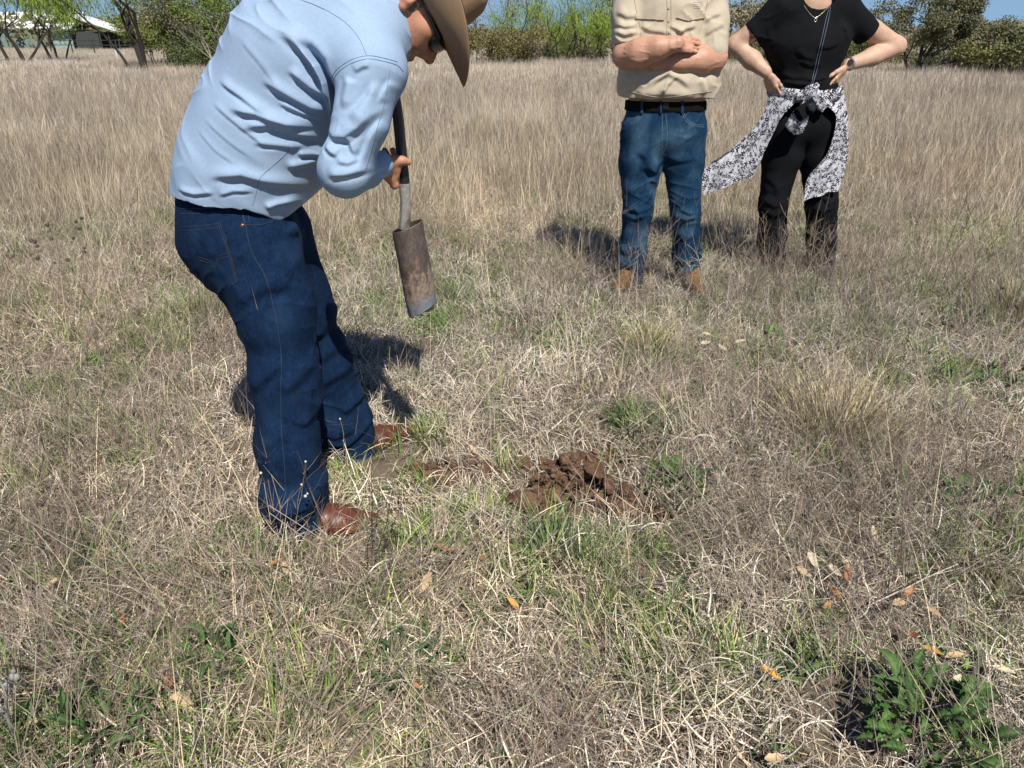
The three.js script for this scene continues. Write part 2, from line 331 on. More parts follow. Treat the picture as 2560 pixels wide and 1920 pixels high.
// ---------------------------------------------------------------- grass: clumps of real blades, scattered
function blade(mb, r, x, y, z, o) {                                          // one bent blade or stem as a narrow strip
  const n = o.seg ?? 4, L = o.len, yaw0 = o.yaw ?? r() * 6.283, rollA = o.roll ?? (r() - 0.5) * 1.4;
  let lean = o.lean, yaw = yaw0, px = x, py = y, pz = z, pa = -1, pb = -1;
  const step = L / n, dl = (o.curl ?? 0) / n, dy = (o.twist ?? 0) / n;
  const d = V(0, 0, 0), s = V(0, 0, 0), nn = V(0, 0, 0);
  for (let k = 0; k <= n; k++) {
    const t = k / n, w = o.w * (o.taper === 0 ? 1 : (t < 0.25 ? 0.75 + t : 1 - Math.pow((t - 0.25) / 0.75, 1.6) * 0.92));
    d.set(Math.sin(lean) * Math.cos(yaw), Math.cos(lean), Math.sin(lean) * Math.sin(yaw));
    s.set(-Math.sin(yaw), 0, Math.cos(yaw)); nn.crossVectors(s, d).normalize();
    const ca = Math.cos(rollA), sa = Math.sin(rollA), ax = s.x * ca + nn.x * sa, ay = s.y * ca + nn.y * sa, az = s.z * ca + nn.z * sa;
    const N = V(nn.x * ca - s.x * sa, nn.y * ca - s.y * sa, nn.z * ca - s.z * sa);
    const c = mixc(o.c0, o.c1, t), yy = Math.max(py, 0.002 + 0.002 * t);
    const a = mb.v(px - ax * w / 2, yy - ay * w / 2, pz - az * w / 2, c, N), b = mb.v(px + ax * w / 2, yy + ay * w / 2, pz + az * w / 2, c, N);
    if (k) mb.quad(pa, pb, b, a);
    pa = a; pb = b;
    lean += dl; yaw += dy; px += d.x * step; py += d.y * step; pz += d.z * step;
  }
  return V(px, py, pz);
}
const vary = (r, c, a) => { const q = 1 + (r() - 0.5) * a, h = (r() - 0.5) * a * 0.25; return [c[0] * q * (1 + h), c[1] * q, c[2] * q * (1 - h)]; };
const PALE = [0.65, 0.57, 0.44], STRAW = [0.50, 0.41, 0.265], GREY = [0.35, 0.30, 0.225], BROWN = [0.17, 0.125, 0.09], GRN = [0.10, 0.185, 0.034], DKG = [0.04, 0.085, 0.022], LIME = [0.25, 0.31, 0.08];
const inDisc = (r, R) => { const a = r() * 6.283, q = R * Math.sqrt(r()); return [q * Math.cos(a), q * Math.sin(a)]; };
const clumps = {
  thatch(r) {                                                                // matted, curled dead blades
    const mb = new Mb();
    for (let k = 0; k < 85; k++) {
      const [x, z] = inDisc(r, 0.13), pick = r(), c = vary(r, pick < 0.42 ? PALE : pick < 0.62 ? STRAW : pick < 0.86 ? GREY : BROWN, 0.6);
      blade(mb, r, x, r() * 0.045, z, { len: 0.035 + r() * 0.095, w: 0.0014 + r() * 0.0022, lean: 0.5 + r() * 1.0, curl: (r() - 0.25) * 2.6, twist: (r() - 0.5) * 2.2, seg: 5, c0: vary(r, c, 0.1), c1: c });
    }
    return mb.geo();
  },
  curls(r) {                                                                 // bleached, strongly curled wider leaves
    const mb = new Mb();
    for (let k = 0; k < 26; k++) {
      const [x, z] = inDisc(r, 0.09), c = vary(r, r() < 0.7 ? [0.62, 0.55, 0.44] : STRAW, 0.35);
      blade(mb, r, x, r() * 0.02, z, { len: 0.06 + r() * 0.12, w: 0.0020 + r() * 0.0022, lean: 0.1 + r() * 0.9, curl: 1.6 + r() * 2.6, twist: (r() - 0.5) * 2.6, seg: 7, c0: c, c1: vary(r, c, 0.2) });
    }
    return mb.geo();
  },
  stems(r) {                                                                 // thin leaning dry stems
    const mb = new Mb(), main = r() * 6.283;
    for (let k = 0; k < 22; k++) {
      const [x, z] = inDisc(r, 0.12), c = vary(r, r() < 0.5 ? GREY : r() < 0.6 ? STRAW : [0.25, 0.2, 0.16], 0.5);
      blade(mb, r, x, 0, z, { len: 0.14 + r() * 0.26, w: 0.0011 + r() * 0.0011, lean: 0.35 + r() * 0.8, yaw: main + (r() - 0.5) * 2.2, curl: (r() - 0.3) * 0.9, twist: (r() - 0.5) * 0.5, seg: 4, c0: c, c1: c });
    }
    return mb.geo();
  },
  twigs(r) {                                                                 // tangles of grey brown wiry weed
    const mb = new Mb();
    for (let k = 0; k < 16; k++) {
      const [x, z] = inDisc(r, 0.11), yaw = r() * 6.283, lean = 0.3 + r() * 1.0, c = vary(r, r() < 0.6 ? [0.24, 0.19, 0.145] : BROWN, 0.4);
      const L = 0.10 + r() * 0.16; let p = V(x, 0, z);
      for (let q = 0; q < 3; q++) {
        const e = blade(mb, r, p.x, p.y, p.z, { len: L * 0.4, w: 0.0013, lean: lean + (r() - 0.5) * 0.5, yaw: yaw + (r() - 0.5), curl: (r() - 0.5) * 0.5, seg: 2, taper: 0, c0: c, c1: c });
        for (let s = 0; s < 3; s++) blade(mb, r, e.x, e.y, e.z, { len: L * (0.2 + r() * 0.3), w: 0.001, lean: lean + (r() - 0.5) * 1.9, yaw: yaw + (r() - 0.5) * 3, curl: (r() - 0.5) * 0.8, seg: 2, c0: c, c1: vary(r, c, 0.3) });
        p = e;
      }
    }
    return mb.geo();
  },
  sweep(r) {                                                                 // fine wiry stems all swept one way
    const mb = new Mb();
    for (let k = 0; k < 46; k++) {
      const [x, z] = inDisc(r, 0.12), c = vary(r, r() < 0.65 ? [0.22, 0.175, 0.135] : r() < 0.6 ? BROWN : GREY, 0.45), L = 0.10 + r() * 0.20, lean = 0.7 + r() * 0.7, yaw = -0.55 + (r() - 0.5) * 1.1;
      const e = blade(mb, r, x, r() * 0.05, z, { len: L, w: 0.0010 + r() * 0.0006, lean, yaw, curl: (r() - 0.5) * 0.5, seg: 3, taper: 0, c0: c, c1: c });
      for (let s = 0; s < 2; s++) blade(mb, r, e.x, e.y, e.z, { len: L * (0.15 + r() * 0.25), w: 0.0009, lean: lean + (r() - 0.5) * 1.4, yaw: yaw + (r() - 0.5) * 2, curl: 0, seg: 2, c0: c, c1: c });
    }
    return mb.geo();
  },
  tuft(r) {                                                                  // fresh green grass
    const mb = new Mb();
    for (let k = 0; k < 40; k++) {
      const [x, z] = inDisc(r, 0.07), c = vary(r, r() < 0.55 ? GRN : r() < 0.6 ? DKG : LIME, 0.5);
      blade(mb, r, x, 0, z, { len: 0.05 + r() * 0.12, w: 0.0022 + r() * 0.0026, lean: 0.1 + r() * 0.8, curl: 0.2 + r() * 1.2, seg: 4, c0: mixc(c, LIME, 0.15), c1: c });
    }
    for (let k = 0; k < 8; k++) { const [x, z] = inDisc(r, 0.07), c = vary(r, STRAW, 0.4); blade(mb, r, x, 0, z, { len: 0.08 + r() * 0.12, w: 0.002, lean: 0.3 + r(), curl: r(), seg: 4, c0: c, c1: c }); }
    return mb.geo();
  },
  forb(r) {                                                                  // small low broadleaf weeds
    const mb = new Mb();
    for (let k = 0; k < 26; k++) {
      const [x, z] = inDisc(r, 0.08), c = vary(r, r() < 0.6 ? DKG : GRN, 0.5);
      blade(mb, r, x, 0.005 + r() * 0.03, z, { len: 0.025 + r() * 0.05, w: 0.007 + r() * 0.010, lean: 0.5 + r() * 0.9, curl: 0.3 + r() * 0.6, seg: 3, c0: c, c1: mixc(c, GRN, 0.4) });
    }
    return mb.geo();
  },
  straw(r) {                                                                 // dry bunch grass of the middle ground, leaning and tangled
    const mb = new Mb(), main = r() * 6.283;
    for (let k = 0; k < 46; k++) {
      const [x, z] = inDisc(r, 0.17), pick = r(), c = vary(r, pick < 0.36 ? STRAW : pick < 0.64 ? PALE : pick < 0.9 ? GREY : BROWN, 0.5), L = 0.10 + r() * 0.24;
      blade(mb, r, x, 0, z, { len: L * (r() < 0.1 ? 1.5 : 1), w: 0.0015 + r() * 0.0016, lean: 0.05 + r() * 0.75, yaw: r() < 0.45 ? -0.3 + (r() - 0.5) * 1.6 : main + (r() - 0.5) * 4, curl: (r() - 0.25) * 1.1, twist: (r() - 0.5) * 0.8, seg: 4, c0: mixc(c, BROWN, 0.3), c1: c });
      if (r() < 0.6) blade(mb, r, x, r() * 0.06, z, { len: 0.06 + r() * 0.12, w: 0.0025, lean: 0.5 + r() * 0.9, curl: 0.4 + r() * 1.8, twist: (r() - 0.5) * 2, seg: 4, c0: c, c1: vary(r, c, 0.3) });
    }
    return mb.geo();
  },
  tall(r) {                                                                  // sparse taller fine stalks
    const mb = new Mb();
    for (let k = 0; k < 13; k++) { const [x, z] = inDisc(r, 0.16), c = vary(r, r() < 0.7 ? STRAW : PALE, 0.35); blade(mb, r, x, 0, z, { len: 0.28 + r() * 0.28, w: 0.0018 + r() * 0.0016, lean: 0.05 + r() * 0.45, yaw: (r() < 0.6 ? -0.2 : 2.9) + (r() - 0.5) * 1.8, curl: (r() - 0.3) * 0.6, seg: 4, c0: mixc(c, BROWN, 0.2), c1: c }); }
    return mb.geo();
  },
  field(r) {                                                                 // the same, wider and coarser, for the far field
    const mb = new Mb(), main = r() * 6.283;
    for (let k = 0; k < 95; k++) {
      const [x, z] = inDisc(r, 0.45), pick = r(), c = vary(r, pick < 0.38 ? STRAW : pick < 0.76 ? PALE : pick < 0.96 ? GREY : BROWN, 0.4), L = 0.12 + r() * 0.30;
      blade(mb, r, x, 0, z, { len: L, w: 0.004 + r() * 0.006, lean: 0.05 + r() * 0.6, yaw: r() < 0.4 ? -0.3 + (r() - 0.5) * 1.6 : main + (r() - 0.5) * 4, curl: (r() - 0.25) * 0.9, seg: 3, c0: mixc(c, BROWN, 0.3), c1: c });
    }
    return mb.geo();
  },
};
const halfWidth = (z) => 0.74 * (-z * 0.9 + 0.6) + 0.9;
// keep(x, z) tells where a clump may stand, 0..1
function scatter(kind, variants, seed, zNear, zFar, perM2, size, keep, tint) {
  const r = rngOf(seed), lists = Array.from({ length: variants }, () => []);
  const A = (z) => { const q = -z; return 2 * (0.74 * (0.45 * q * q + 0.6 * q) + 0.9 * q); };
  const area = A(zFar) - A(zNear), n = Math.round(area * perM2);
  for (let k = 0; k < n; k++) {
    let lo = zFar, hi = zNear; const want = A(zNear) + r() * area;
    for (let q = 0; q < 26; q++) { const m = (lo + hi) / 2; if (A(m) > want) lo = m; else hi = m; }
    const z = lo, x = (r() * 2 - 1) * halfWidth(z), pick = r(), v = Math.floor(r() * variants), yaw = r() * 6.283, s = size * (0.7 + r() * 0.6), c1 = r(), c2 = r(), sy = r();
    if (pick > keep(x, z)) continue;
    lists[v].push([x, z, yaw, s, c1, c2, sy]);
  }
  const objs = [], m = new THREE.Matrix4(), q = new THREE.Quaternion(), e = new THREE.Euler(), mat = grassMat;
  lists.forEach((list, v) => {
    if (!list.length) return;
    const im = new THREE.InstancedMesh(clumps[kind](rngOf(seed * 31 + v * 7 + 1)), mat, list.length);
    list.forEach(([x, z, yaw, s, c1, c2, sy], k) => {
      q.setFromEuler(e.set((c1 - 0.5) * 0.2, yaw, (c2 - 0.5) * 0.2));
      m.compose(V(x, gh(x, z) - 0.004, z), q, V(s, s * (0.75 + 0.5 * sy), s));
      im.setMatrixAt(k, m);
      const b = 0.86 + 0.28 * c1, t = tint ? tint(x, z, c2) : [1, 1, 1];
      im.setColorAt(k, new THREE.Color().setRGB(b * t[0], b * t[1], b * t[2]));
    });
    objs.push(im);
  });
  return objs;
}
const grassMat = vcol(0.85);
function mergedClumps(recipe, T, r) {                                         // recipe: [[kind, per square metre], ...] spread over a T x T square
  const list = [], m = new THREE.Matrix4(), q = new THREE.Quaternion(), e = new THREE.Euler();
  for (const [kind, per, size = 1] of recipe) {
    const pool = Array.from({ length: 9 }, () => clumps[kind](r)), n = Math.round(per * T * T), side = Math.ceil(Math.sqrt(n));
    for (let k = 0; k < side * side; k++) {
      if (r() > n / (side * side)) continue;
      const g = pool[Math.floor(r() * pool.length)].clone(), s = size * (0.7 + r() * 0.6), b = kind === 'straw' || kind === 'field' ? 0.70 + 0.5 * r() : 0.78 + 0.44 * r();
      q.setFromEuler(e.set((r() - 0.5) * 0.2, r() * 6.283, (r() - 0.5) * 0.2));
      g.applyMatrix4(m.compose(V(((k % side + r()) / side - 0.5) * T, 0, ((Math.floor(k / side) + r()) / side - 0.5) * T), q, V(s, s * (0.75 + 0.5 * r()), s)));
      const c = g.attributes.color.array; for (let i = 0; i < c.length; i++) c[i] *= b;
      list.push(g);
    }
  }
  return mergeGeometries(list);
}
function tiles(recipe, T, variants, seed, zNear, zFar, keep, tint) {
  const r = rngOf(seed), lists = Array.from({ length: variants }, () => []), m = new THREE.Matrix4(), q = new THREE.Quaternion(), e = new THREE.Euler();
  for (let z = zNear - T / 2; z > zFar; z -= T) {
    const hw = halfWidth(z - T / 2), n = Math.ceil(hw / T);
    for (let k = -n; k <= n; k++) {
      const x = (k + (r() - 0.5) * 0.06) * T, v = Math.floor(r() * variants), turn = Math.floor(r() * 4) * Math.PI / 2, b = r();
      if (Math.abs(x) > hw + T / 2 || !keep(x, z)) continue;
      lists[v].push([x, z, turn, b]);
    }
  }
  return lists.map((list, v) => {
    const im = new THREE.InstancedMesh(mergedClumps(recipe, T, rngOf(seed * 17 + v)), grassMat, list.length);
    list.forEach(([x, z, turn, b], k) => {
      const hx = (gh(x + 0.2, z) - gh(x - 0.2, z)) / 0.4, hz = (gh(x, z + 0.2) - gh(x, z - 0.2)) / 0.4;
      q.setFromEuler(e.set(0, turn, 0)).premultiply(new THREE.Quaternion().setFromUnitVectors(V(0, 1, 0), V(-hx, 1, -hz).normalize()));
      im.setMatrixAt(k, m.compose(V(x, gh(x, z) - 0.006, z), q, V(1, 0.92 + 0.16 * b, 1)));
      const t = tint(x, z, b), w = 0.94 + 0.12 * b;
      im.setColorAt(k, new THREE.Color().setRGB(w * t[0], w * t[1], w * t[2]));
    });
    return im;
  }).filter((im) => im.count);
}
function grassKind(name, label, list) {
  const g = new THREE.Group(); g.name = name; scene.add(g); tag(g, label, 'grass', null, 'stuff');
  list.forEach((im) => { im.name = name.replace(/s$/, '') + '_clump'; im.castShadow = im.receiveShadow = true; im.userData.kind = 'stuff'; g.add(im); });
}
const soilSpots = [];                                                        // [x, z, radius x, radius z, depth]: bare earth (1) or trodden grass round the boots (less)
const soilAt = (x, z) => { let s = 0; for (const [a, b, rx, rz, q] of soilSpots) s = Math.max(s, q * (1 - smooth(0.75, 1.15, Math.hypot((x - a) / rx, (z - b) / rz) + 0.25 * noise(x * 9, z * 9)))); return s; };
for (const [px, py, rx, rz, q] of [[1415, 1262, 0.25, 0.18, 1], [1125, 1190, 0.17, 0.08, 0.85], [1510, 1155, 0.14, 0.07, 1], [1615, 1282, 0.10, 0.07, 0.9], [1305, 1170, 0.09, 0.05, 0.9], [860, 1350, 0.22, 0.15, 0.96], [955, 1140, 0.20, 0.17, 0.96], [1555, 738, 0.16, 0.16, 0.6], [1740, 740, 0.14, 0.16, 0.6], [2200, 1560, 0.13, 0.06, 0.5], [2440, 1730, 0.14, 0.07, 0.5], [2050, 1425, 0.12, 0.05, 0.45]]) { const g = G(px, py); soilSpots.push([g.x, g.z, rx, rz, q]); }
const nearSoil = (x, z, pad = 0) => soilSpots.some(([a, b, rx, rz]) => Math.abs(x - a) < rx * 1.3 + pad && Math.abs(z - b) < rz * 1.3 + pad);
const bare = (x, z) => 1 - soilAt(x, z);
const tallness = (x, z) => smooth(4.6, 8.0, -z + 1.1 * noise(x * 0.6, z * 0.6, 9) + (x < -1 ? 0.9 : 0));
const warm = (x, z) => { const n = fbm(x * 0.5, z * 0.5, 4, 3), m = 1.02 + 0.30 * noise(x * 0.9, z * 0.9, 8) + 0.16 * noise(x * 0.33, z * 0.22, 5); return [m * (1 + 0.08 * n), m, m * (1.05 - 0.12 * n + 0.06 * smooth(7, 14, -z))]; };
const sweepSpots = [[1290, 1800, 0.30, 0.16], [1010, 1880, 0.20, 0.08], [100, 1560, 0.22, 0.2], [1860, 960, 0.34, 0.3], [1330, 1040, 0.4, 0.12], [2150, 860, 0.4, 0.3], [330, 1080, 0.4, 0.3], [900, 1480, 0.2, 0.12], [1900, 1420, 0.25, 0.2], [1500, 1000, 0.3, 0.2], [300, 1350, 0.3, 0.2]].map(([px, py, rx, rz]) => { const g = G(px, py); return [g.x, g.z, rx, rz]; });
const swept = (x, z) => { let s = 0; for (const [a, b, rx, rz] of sweepSpots) s = Math.max(s, Math.exp(-(((x - a) / rx) ** 2) - ((z - b) / rz) ** 2)); return s; };
const greenSpots = [[1400, 1390, 0.25, 0.2], [1240, 1310, 0.2, 0.06], [2450, 1400, 0.25, 0.25], [1600, 1080, 0.2, 0.15], [480, 780, 0.35, 0.4], [1110, 770, 0.5, 0.5], [1700, 1650, 0.2, 0.1], [330, 1080, 0.2, 0.2], [2000, 1150, 0.3, 0.15], [230, 1850, 0.2, 0.08], [1500, 880, 0.3, 0.3], [2480, 760, 0.5, 0.6], [1050, 1120, 0.12, 0.2], [640, 1400, 0.2, 0.1]].map(([px, py, rx, rz]) => { const g = G(px, py); return [g.x, g.z, rx, rz]; });
const greenAt = (x, z) => { let s = 0; for (const [a, b, rx, rz] of greenSpots) s = Math.max(s, Math.exp(-(((x - a) / rx) ** 2) - ((z - b) / rz) ** 2)); return s; };
const dug = (x, z) => soilSpots.slice(0, 5).some(([a, b, rx, rz]) => Math.hypot((x - a) / rx, (z - b) / rz) < 0.85);
const around = (x, z) => nearSoil(x, z, 0.36) ? bare(x, z) : 0;
const mat = tiles([['thatch', 76, 0.84], ['curls', 17, 0.8], ['stems', 20, 0.95], ['twigs', 15, 0.8], ['tuft', 15, 0.75], ['forb', 11, 0.75]], 0.4, 6, 11, -0.5, -9, (x, z) => !nearSoil(x, z, 0.2), warm);
grassKind('thatch', 'matted dead grass covering the near ground', [...mat, ...scatter('thatch', 5, 19, -0.6, -5, 60, 1, around, warm), ...scatter('thatch', 4, 33, -0.6, -5, 75, 0.5, (x, z) => nearSoil(x, z, 0.12) && !dug(x, z) ? 1 : 0, warm), ...scatter('tuft', 3, 34, -0.6, -5, 22, 0.55, (x, z) => nearSoil(x, z, 0.12) && !dug(x, z) ? 1 : 0, warm), ...scatter('stems', 3, 20, -0.6, -5, 20, 1, around, warm)]);
grassKind('curled_grass', 'bleached curly dead grass leaves lying over the mat', scatter('curls', 5, 12, -0.55, -6, 40, 0.8, (x, z) => bare(x, z) * smooth(0.0, 0.4, noise(x * 1.3, z * 1.3, 6)), warm));
grassKind('wiry_weeds', 'grey brown wiry dead weeds tangled in the grass', scatter('twigs', 6, 14, -0.55, -8, 30, 1.1, (x, z) => bare(x, z) * smooth(-0.08, 0.2, fbm(x * 0.7, z * 0.7, 12, 3)), warm));
grassKind('swept_weeds', 'fine grey brown wiry stems swept to the right in patches', scatter('sweep', 5, 24, -0.55, -6, 38, 1, (x, z) => bare(x, z) * (0.02 + 0.97 * swept(x, z)), warm));
grassKind('green_grass', 'fresh green grass blades growing through the dead grass', scatter('tuft', 6, 15, -0.55, -9, 60, 0.9, (x, z) => bare(x, z) * (0.06 + 0.94 * Math.min(1, green(x, z) + greenAt(x, z))) * (1 - 0.8 * smooth(5, 9, -z)), warm));
grassKind('low_weeds', 'small dark green broadleaf weeds low in the grass', scatter('forb', 5, 16, -0.55, -7, 30, 1, (x, z) => bare(x, z) * green(x + 3.1, z - 1.7) * green(x, z), warm));
const strawList = [
  ...scatter('tall', 5, 27, -3.2, -8, 12, 1, (x, z) => bare(x, z) * tallness(x - 0.4, z - 0.6), warm),
  ...scatter('straw', 8, 17, -3.4, -8, 30, 1, (x, z) => (tallness(x, z) * 0.9 + 0.06) * bare(x, z), warm),
  ...tiles([["straw", 34], ["tall", 8], ["tuft", 5, 1.3], ["twigs", 5, 1.5]], 1.2, 5, 21, -8, -22, () => true, warm)];
grassKind("standing_straw", "dry straw coloured grass standing in the middle of the field", strawList);
grassKind('far_grass', 'tall dry grass of the far pasture up to the trees', tiles([['field', 7]], 3.6, 4, 18, -18, -95, () => true, warm));
// ---------------------------------------------------------------- trees, brush and buildings at the edge of the pasture
const WOODM = vcol(0.95), LEAFM = new THREE.MeshPhysicalMaterial({ vertexColors: true, roughness: 0.75, specularIntensity: 0.4, side: THREE.DoubleSide });
function grow(mb, r, p, d, len, rad, depth, o, tips) {
  const n = 4, pts = [p.clone()], q = p.clone(), dir = d.clone();
  for (let k = 0; k < n; k++) {
    dir.x += (r() - 0.5) * o.crook; dir.y += (r() - 0.5) * o.crook * 0.6 + o.rise; dir.z += (r() - 0.5) * o.crook; dir.normalize();
    q.addScaledVector(dir, len / n); pts.push(q.clone());
    if (depth <= 1) tips.push([q.clone(), dir.clone()]);
  }
  tubeInto(mb, pts, pts.map((_, k) => rad * (1 - 0.45 * k / n)), rad > 0.05 ? 8 : rad > 0.015 ? 5 : 3, (pt, t) => vary2(o.bark, 0.5 * noise(pt.x * 5, pt.y * 5, pt.z * 5)), false);
  if (depth === 0) return;
  const kids = o.kids + (r() < 0.5 ? 1 : 0);
  for (let k = 0; k < kids; k++) {
    const a = r() * 6.283, spread = o.spread * (0.6 + 0.8 * r()), s = V(Math.cos(a), (r() - 0.3) * 0.6, Math.sin(a)), nd = dir.clone().addScaledVector(s, spread).normalize(), from = pts[k === 0 ? n : 2 + Math.floor(r() * 3)];
    grow(mb, r, from, nd, len * (0.55 + 0.3 * r()), rad * (k === 0 ? 0.62 : 0.45), depth - 1, o, tips);
  }
}
function tree(name, label, category, group, base, seed, o) {
  const r = rngOf(seed), t = thing(name, label, category, base, group), tips = [];
  for (const [dx, dz, dir, len, rad] of o.trunks) { const mb = new Mb(); grow(mb, r, V(dx, -0.05, dz), V(...dir).normalize(), len, rad, o.depth, o, tips); part('trunk', mb.geo(), WOODM, t); }
  if (o.leaves) {
    const mb = new Mb(), per = o.leaves * (o.leaf < 0.06 ? 1.6 : 1.1) / tips.length;
    for (const [p, d] of tips) {
      const clumpTone = r(); let n = Math.floor(per * (0.3 + 1.4 * r()) + r());
      for (let k = 0; k < n; k++) {
        const q = p.clone().add(V((r() - 0.5), (r() - 0.5) - o.droop * r(), (r() - 0.5)).multiplyScalar(o.puff)), s = o.leaf * (0.6 + 0.8 * r());
        const a = V(r() - 0.5, (r() - 0.5) - o.droop * 2, r() - 0.5).normalize().multiplyScalar(s), b = V(r() - 0.5, r() - 0.5, r() - 0.5).cross(a).normalize().multiplyScalar(s * o.leafW);
        const c = vary2(mixc(o.c0, o.c1, clamp(clumpTone * 0.6 + 0.4 * r())), 0.75 + (r() - 0.5) * 0.7), nn = b.clone().cross(a).normalize();
        const i = mb.v(q.x - a.x, q.y - a.y, q.z - a.z, c, nn), j = mb.v(q.x + b.x, q.y + b.y, q.z + b.z, c, nn), l = mb.v(q.x + a.x, q.y + a.y, q.z + a.z, c, nn), m = mb.v(q.x - b.x, q.y - b.y, q.z - b.z, c, nn);
        mb.quad(i, j, l, m);
      }
    }
    part('crown', mb.geo(), LEAFM, t);
  }
  return t;
}
const farAt = (px, z) => W(px, 95, z).setY(0);
const BARKD = [0.035, 0.028, 0.024], BARKG = [0.16, 0.135, 0.115], YG = [0.150, 0.195, 0.028], YG2 = [0.095, 0.135, 0.026], OLV = [0.070, 0.085, 0.030], OLV2 = [0.11, 0.105, 0.045], DKO = [0.035, 0.048, 0.020], GRYG = [0.105, 0.100, 0.058], GRYB = [0.185, 0.155, 0.11], RUST = [0.16, 0.105, 0.035];
const MESQ = { depth: 3, kids: 2, crook: 0.55, rise: 0.05, spread: 0.75, bark: BARKD, leaf: 0.10, leafW: 0.16, droop: 0.35, puff: 0.85, c0: YG2, c1: YG };
const BUSH = { depth: 2, kids: 3, crook: 0.6, rise: 0.02, spread: 0.9, bark: [0.09, 0.075, 0.06], leaf: 0.048, leafW: 0.5, droop: 0.0, puff: 0.62, c0: OLV, c1: OLV2 };
const stemsOf = (r, n, R, h, rad, lean = 0.5) => Array.from({ length: n }, () => { const a = r() * 6.283, q = R * Math.sqrt(r()); return [q * Math.cos(a), q * Math.sin(a) * 0.7, [Math.cos(a) * lean * (0.4 + r()), 1, Math.sin(a) * lean * (0.4 + r())], h * (0.35 + 0.25 * r()), rad * (0.7 + 0.6 * r())]; });
{
  const r = rngOf(901);
  // left: mesquites before the barns
  tree('mesquite_tree', 'green mesquite with several leaning dark trunks at the far left edge', 'tree', null, farAt(30, -41), 1, { ...MESQ, trunks: [[-0.2, 0, [-0.8, 1, 0], 2.0, 0.10], [0.3, 0, [-0.35, 1, 0.1], 2.1, 0.12], [0.5, 0.2, [0.3, 1, 0], 1.9, 0.08]], leaves: 5200, leaf: 0.10, puff: 1.0, depth: 4 });
  tree('mesquite_tree', 'green mesquite with bushy dark stems before the barn', 'tree', null, farAt(118, -43), 2, { ...MESQ, trunks: [[0, 0, [-0.5, 1, 0], 1.9, 0.09], [0.3, 0, [0.1, 1, 0.1], 1.9, 0.08], [0.6, 0, [0.5, 1, 0], 1.6, 0.06]], leaves: 4600, leaf: 0.10, puff: 1.0, depth: 4 });
  tree('mesquite_tree', 'dark forked mesquite trunk leaning left in front of the pipe fence', 'tree', null, farAt(345, -31), 3, { ...MESQ, crook: 0.4, trunks: [[0, 0, [-0.12, 1, 0.05], 2.2, 0.15], [-0.3, 0, [-0.75, 1, 0], 1.9, 0.075], [0.04, 0.05, [0.05, 1, -0.05], 2.4, 0.10]], leaves: 3200, depth: 4, c0: [0.09, 0.12, 0.03], c1: YG2 });
  tree('bush', 'olive green bush right of the forked mesquite', 'bush', 'brush at the left field edge', farAt(405, -37), 4, { ...BUSH, trunks: stemsOf(r, 9, 1.0, 3.6, 0.03), leaves: 9000, c0: OLV, c1: [0.13, 0.15, 0.035] });
  tree('bush', 'grey brown twiggy bush behind the bare tree', 'bush', 'brush at the left field edge', farAt(470, -35), 5, { ...BUSH, trunks: stemsOf(r, 12, 1.1, 3.4, 0.028), leaves: 6500, depth: 3, kids: 2, c0: [0.075, 0.07, 0.04], c1: GRYB, bark: BARKG });
  tree('bush', 'bright green bush touching the back of the bending man', 'bush', 'brush at the left field edge', farAt(560, -36), 6, { ...BUSH, trunks: stemsOf(r, 10, 1.2, 4.2, 0.03), leaves: 11000, c0: DKO, c1: [0.12, 0.17, 0.02] });
  tree('bush', 'dark green low bush under the bare tree', 'bush', 'brush at the left field edge', farAt(515, -32.5), 7, { ...BUSH, trunks: stemsOf(r, 9, 1.0, 1.7, 0.02), leaves: 7000, c0: DKO, c1: OLV });
  tree('bare_tree', 'leafless grey tree with spreading branches left of the bending man', 'tree', null, farAt(578, -29.5), 8, { ...MESQ, depth: 4, kids: 2, crook: 0.3, rise: 0.03, spread: 0.75, bark: [0.24, 0.205, 0.175], trunks: [[0, 0, [-0.05, 1, 0], 1.0, 0.09], [-0.1, 0, [-0.9, 0.9, 0], 1.0, 0.055], [-0.05, 0.1, [-0.4, 1, 0.2], 1.1, 0.05], [0.1, 0, [0.6, 1, 0], 1.0, 0.05]], leaves: 0 });
  // middle: brush and mesquites behind the hat and left of the crossed arms
  tree('bush', 'brown and yellow leaved bush just right of the hat brim', 'bush', 'brush behind the middle of the field', farAt(1215, -37), 9, { ...BUSH, depth: 3, kids: 2, trunks: stemsOf(r, 9, 1.0, 1.9, 0.025), leaves: 5500, c0: [0.055, 0.06, 0.022], c1: [0.14, 0.105, 0.04] });
  tree('bush', 'dark low bush at the field edge right of the brown bush', 'bush', 'brush behind the middle of the field', farAt(1275, -39), 10, { ...BUSH, trunks: stemsOf(r, 9, 0.8, 1.5, 0.02), leaves: 4500, c0: [0.06, 0.055, 0.035], c1: GRYB });
  tree('bare_tree', 'grey leafless treetops above the hat', 'tree', null, farAt(1195, -52), 11, { ...MESQ, depth: 4, kids: 2, bark: BARKG, trunks: [[0, 0, [0, 1, 0], 2.2, 0.09], [1.3, 0, [0.2, 1, 0], 2.2, 0.08], [-1.2, 0, [0, 1, 0], 2.2, 0.08]], leaves: 2500, leaf: 0.07, leafW: 0.4, c0: GRYG, c1: GRYB });
  const M = [[1300, -42, 3.0, 'leftmost yellow green mesquite of the row behind the field'], [1352, -44, 2.9, 'second mesquite of the row, close behind the leftmost'], [1408, -42, 2.8, 'mesquite with a dark trunk leaning right in the middle of the row'], [1452, -45, 2.7, 'thin mesquite with blue sky showing through its branches'], [1490, -43, 2.6, 'mesquite with a dark forked trunk near the crossed arms man'], [1528, -40, 2.3, 'bright lime mesquite touching the sleeve of the crossed arms man']];
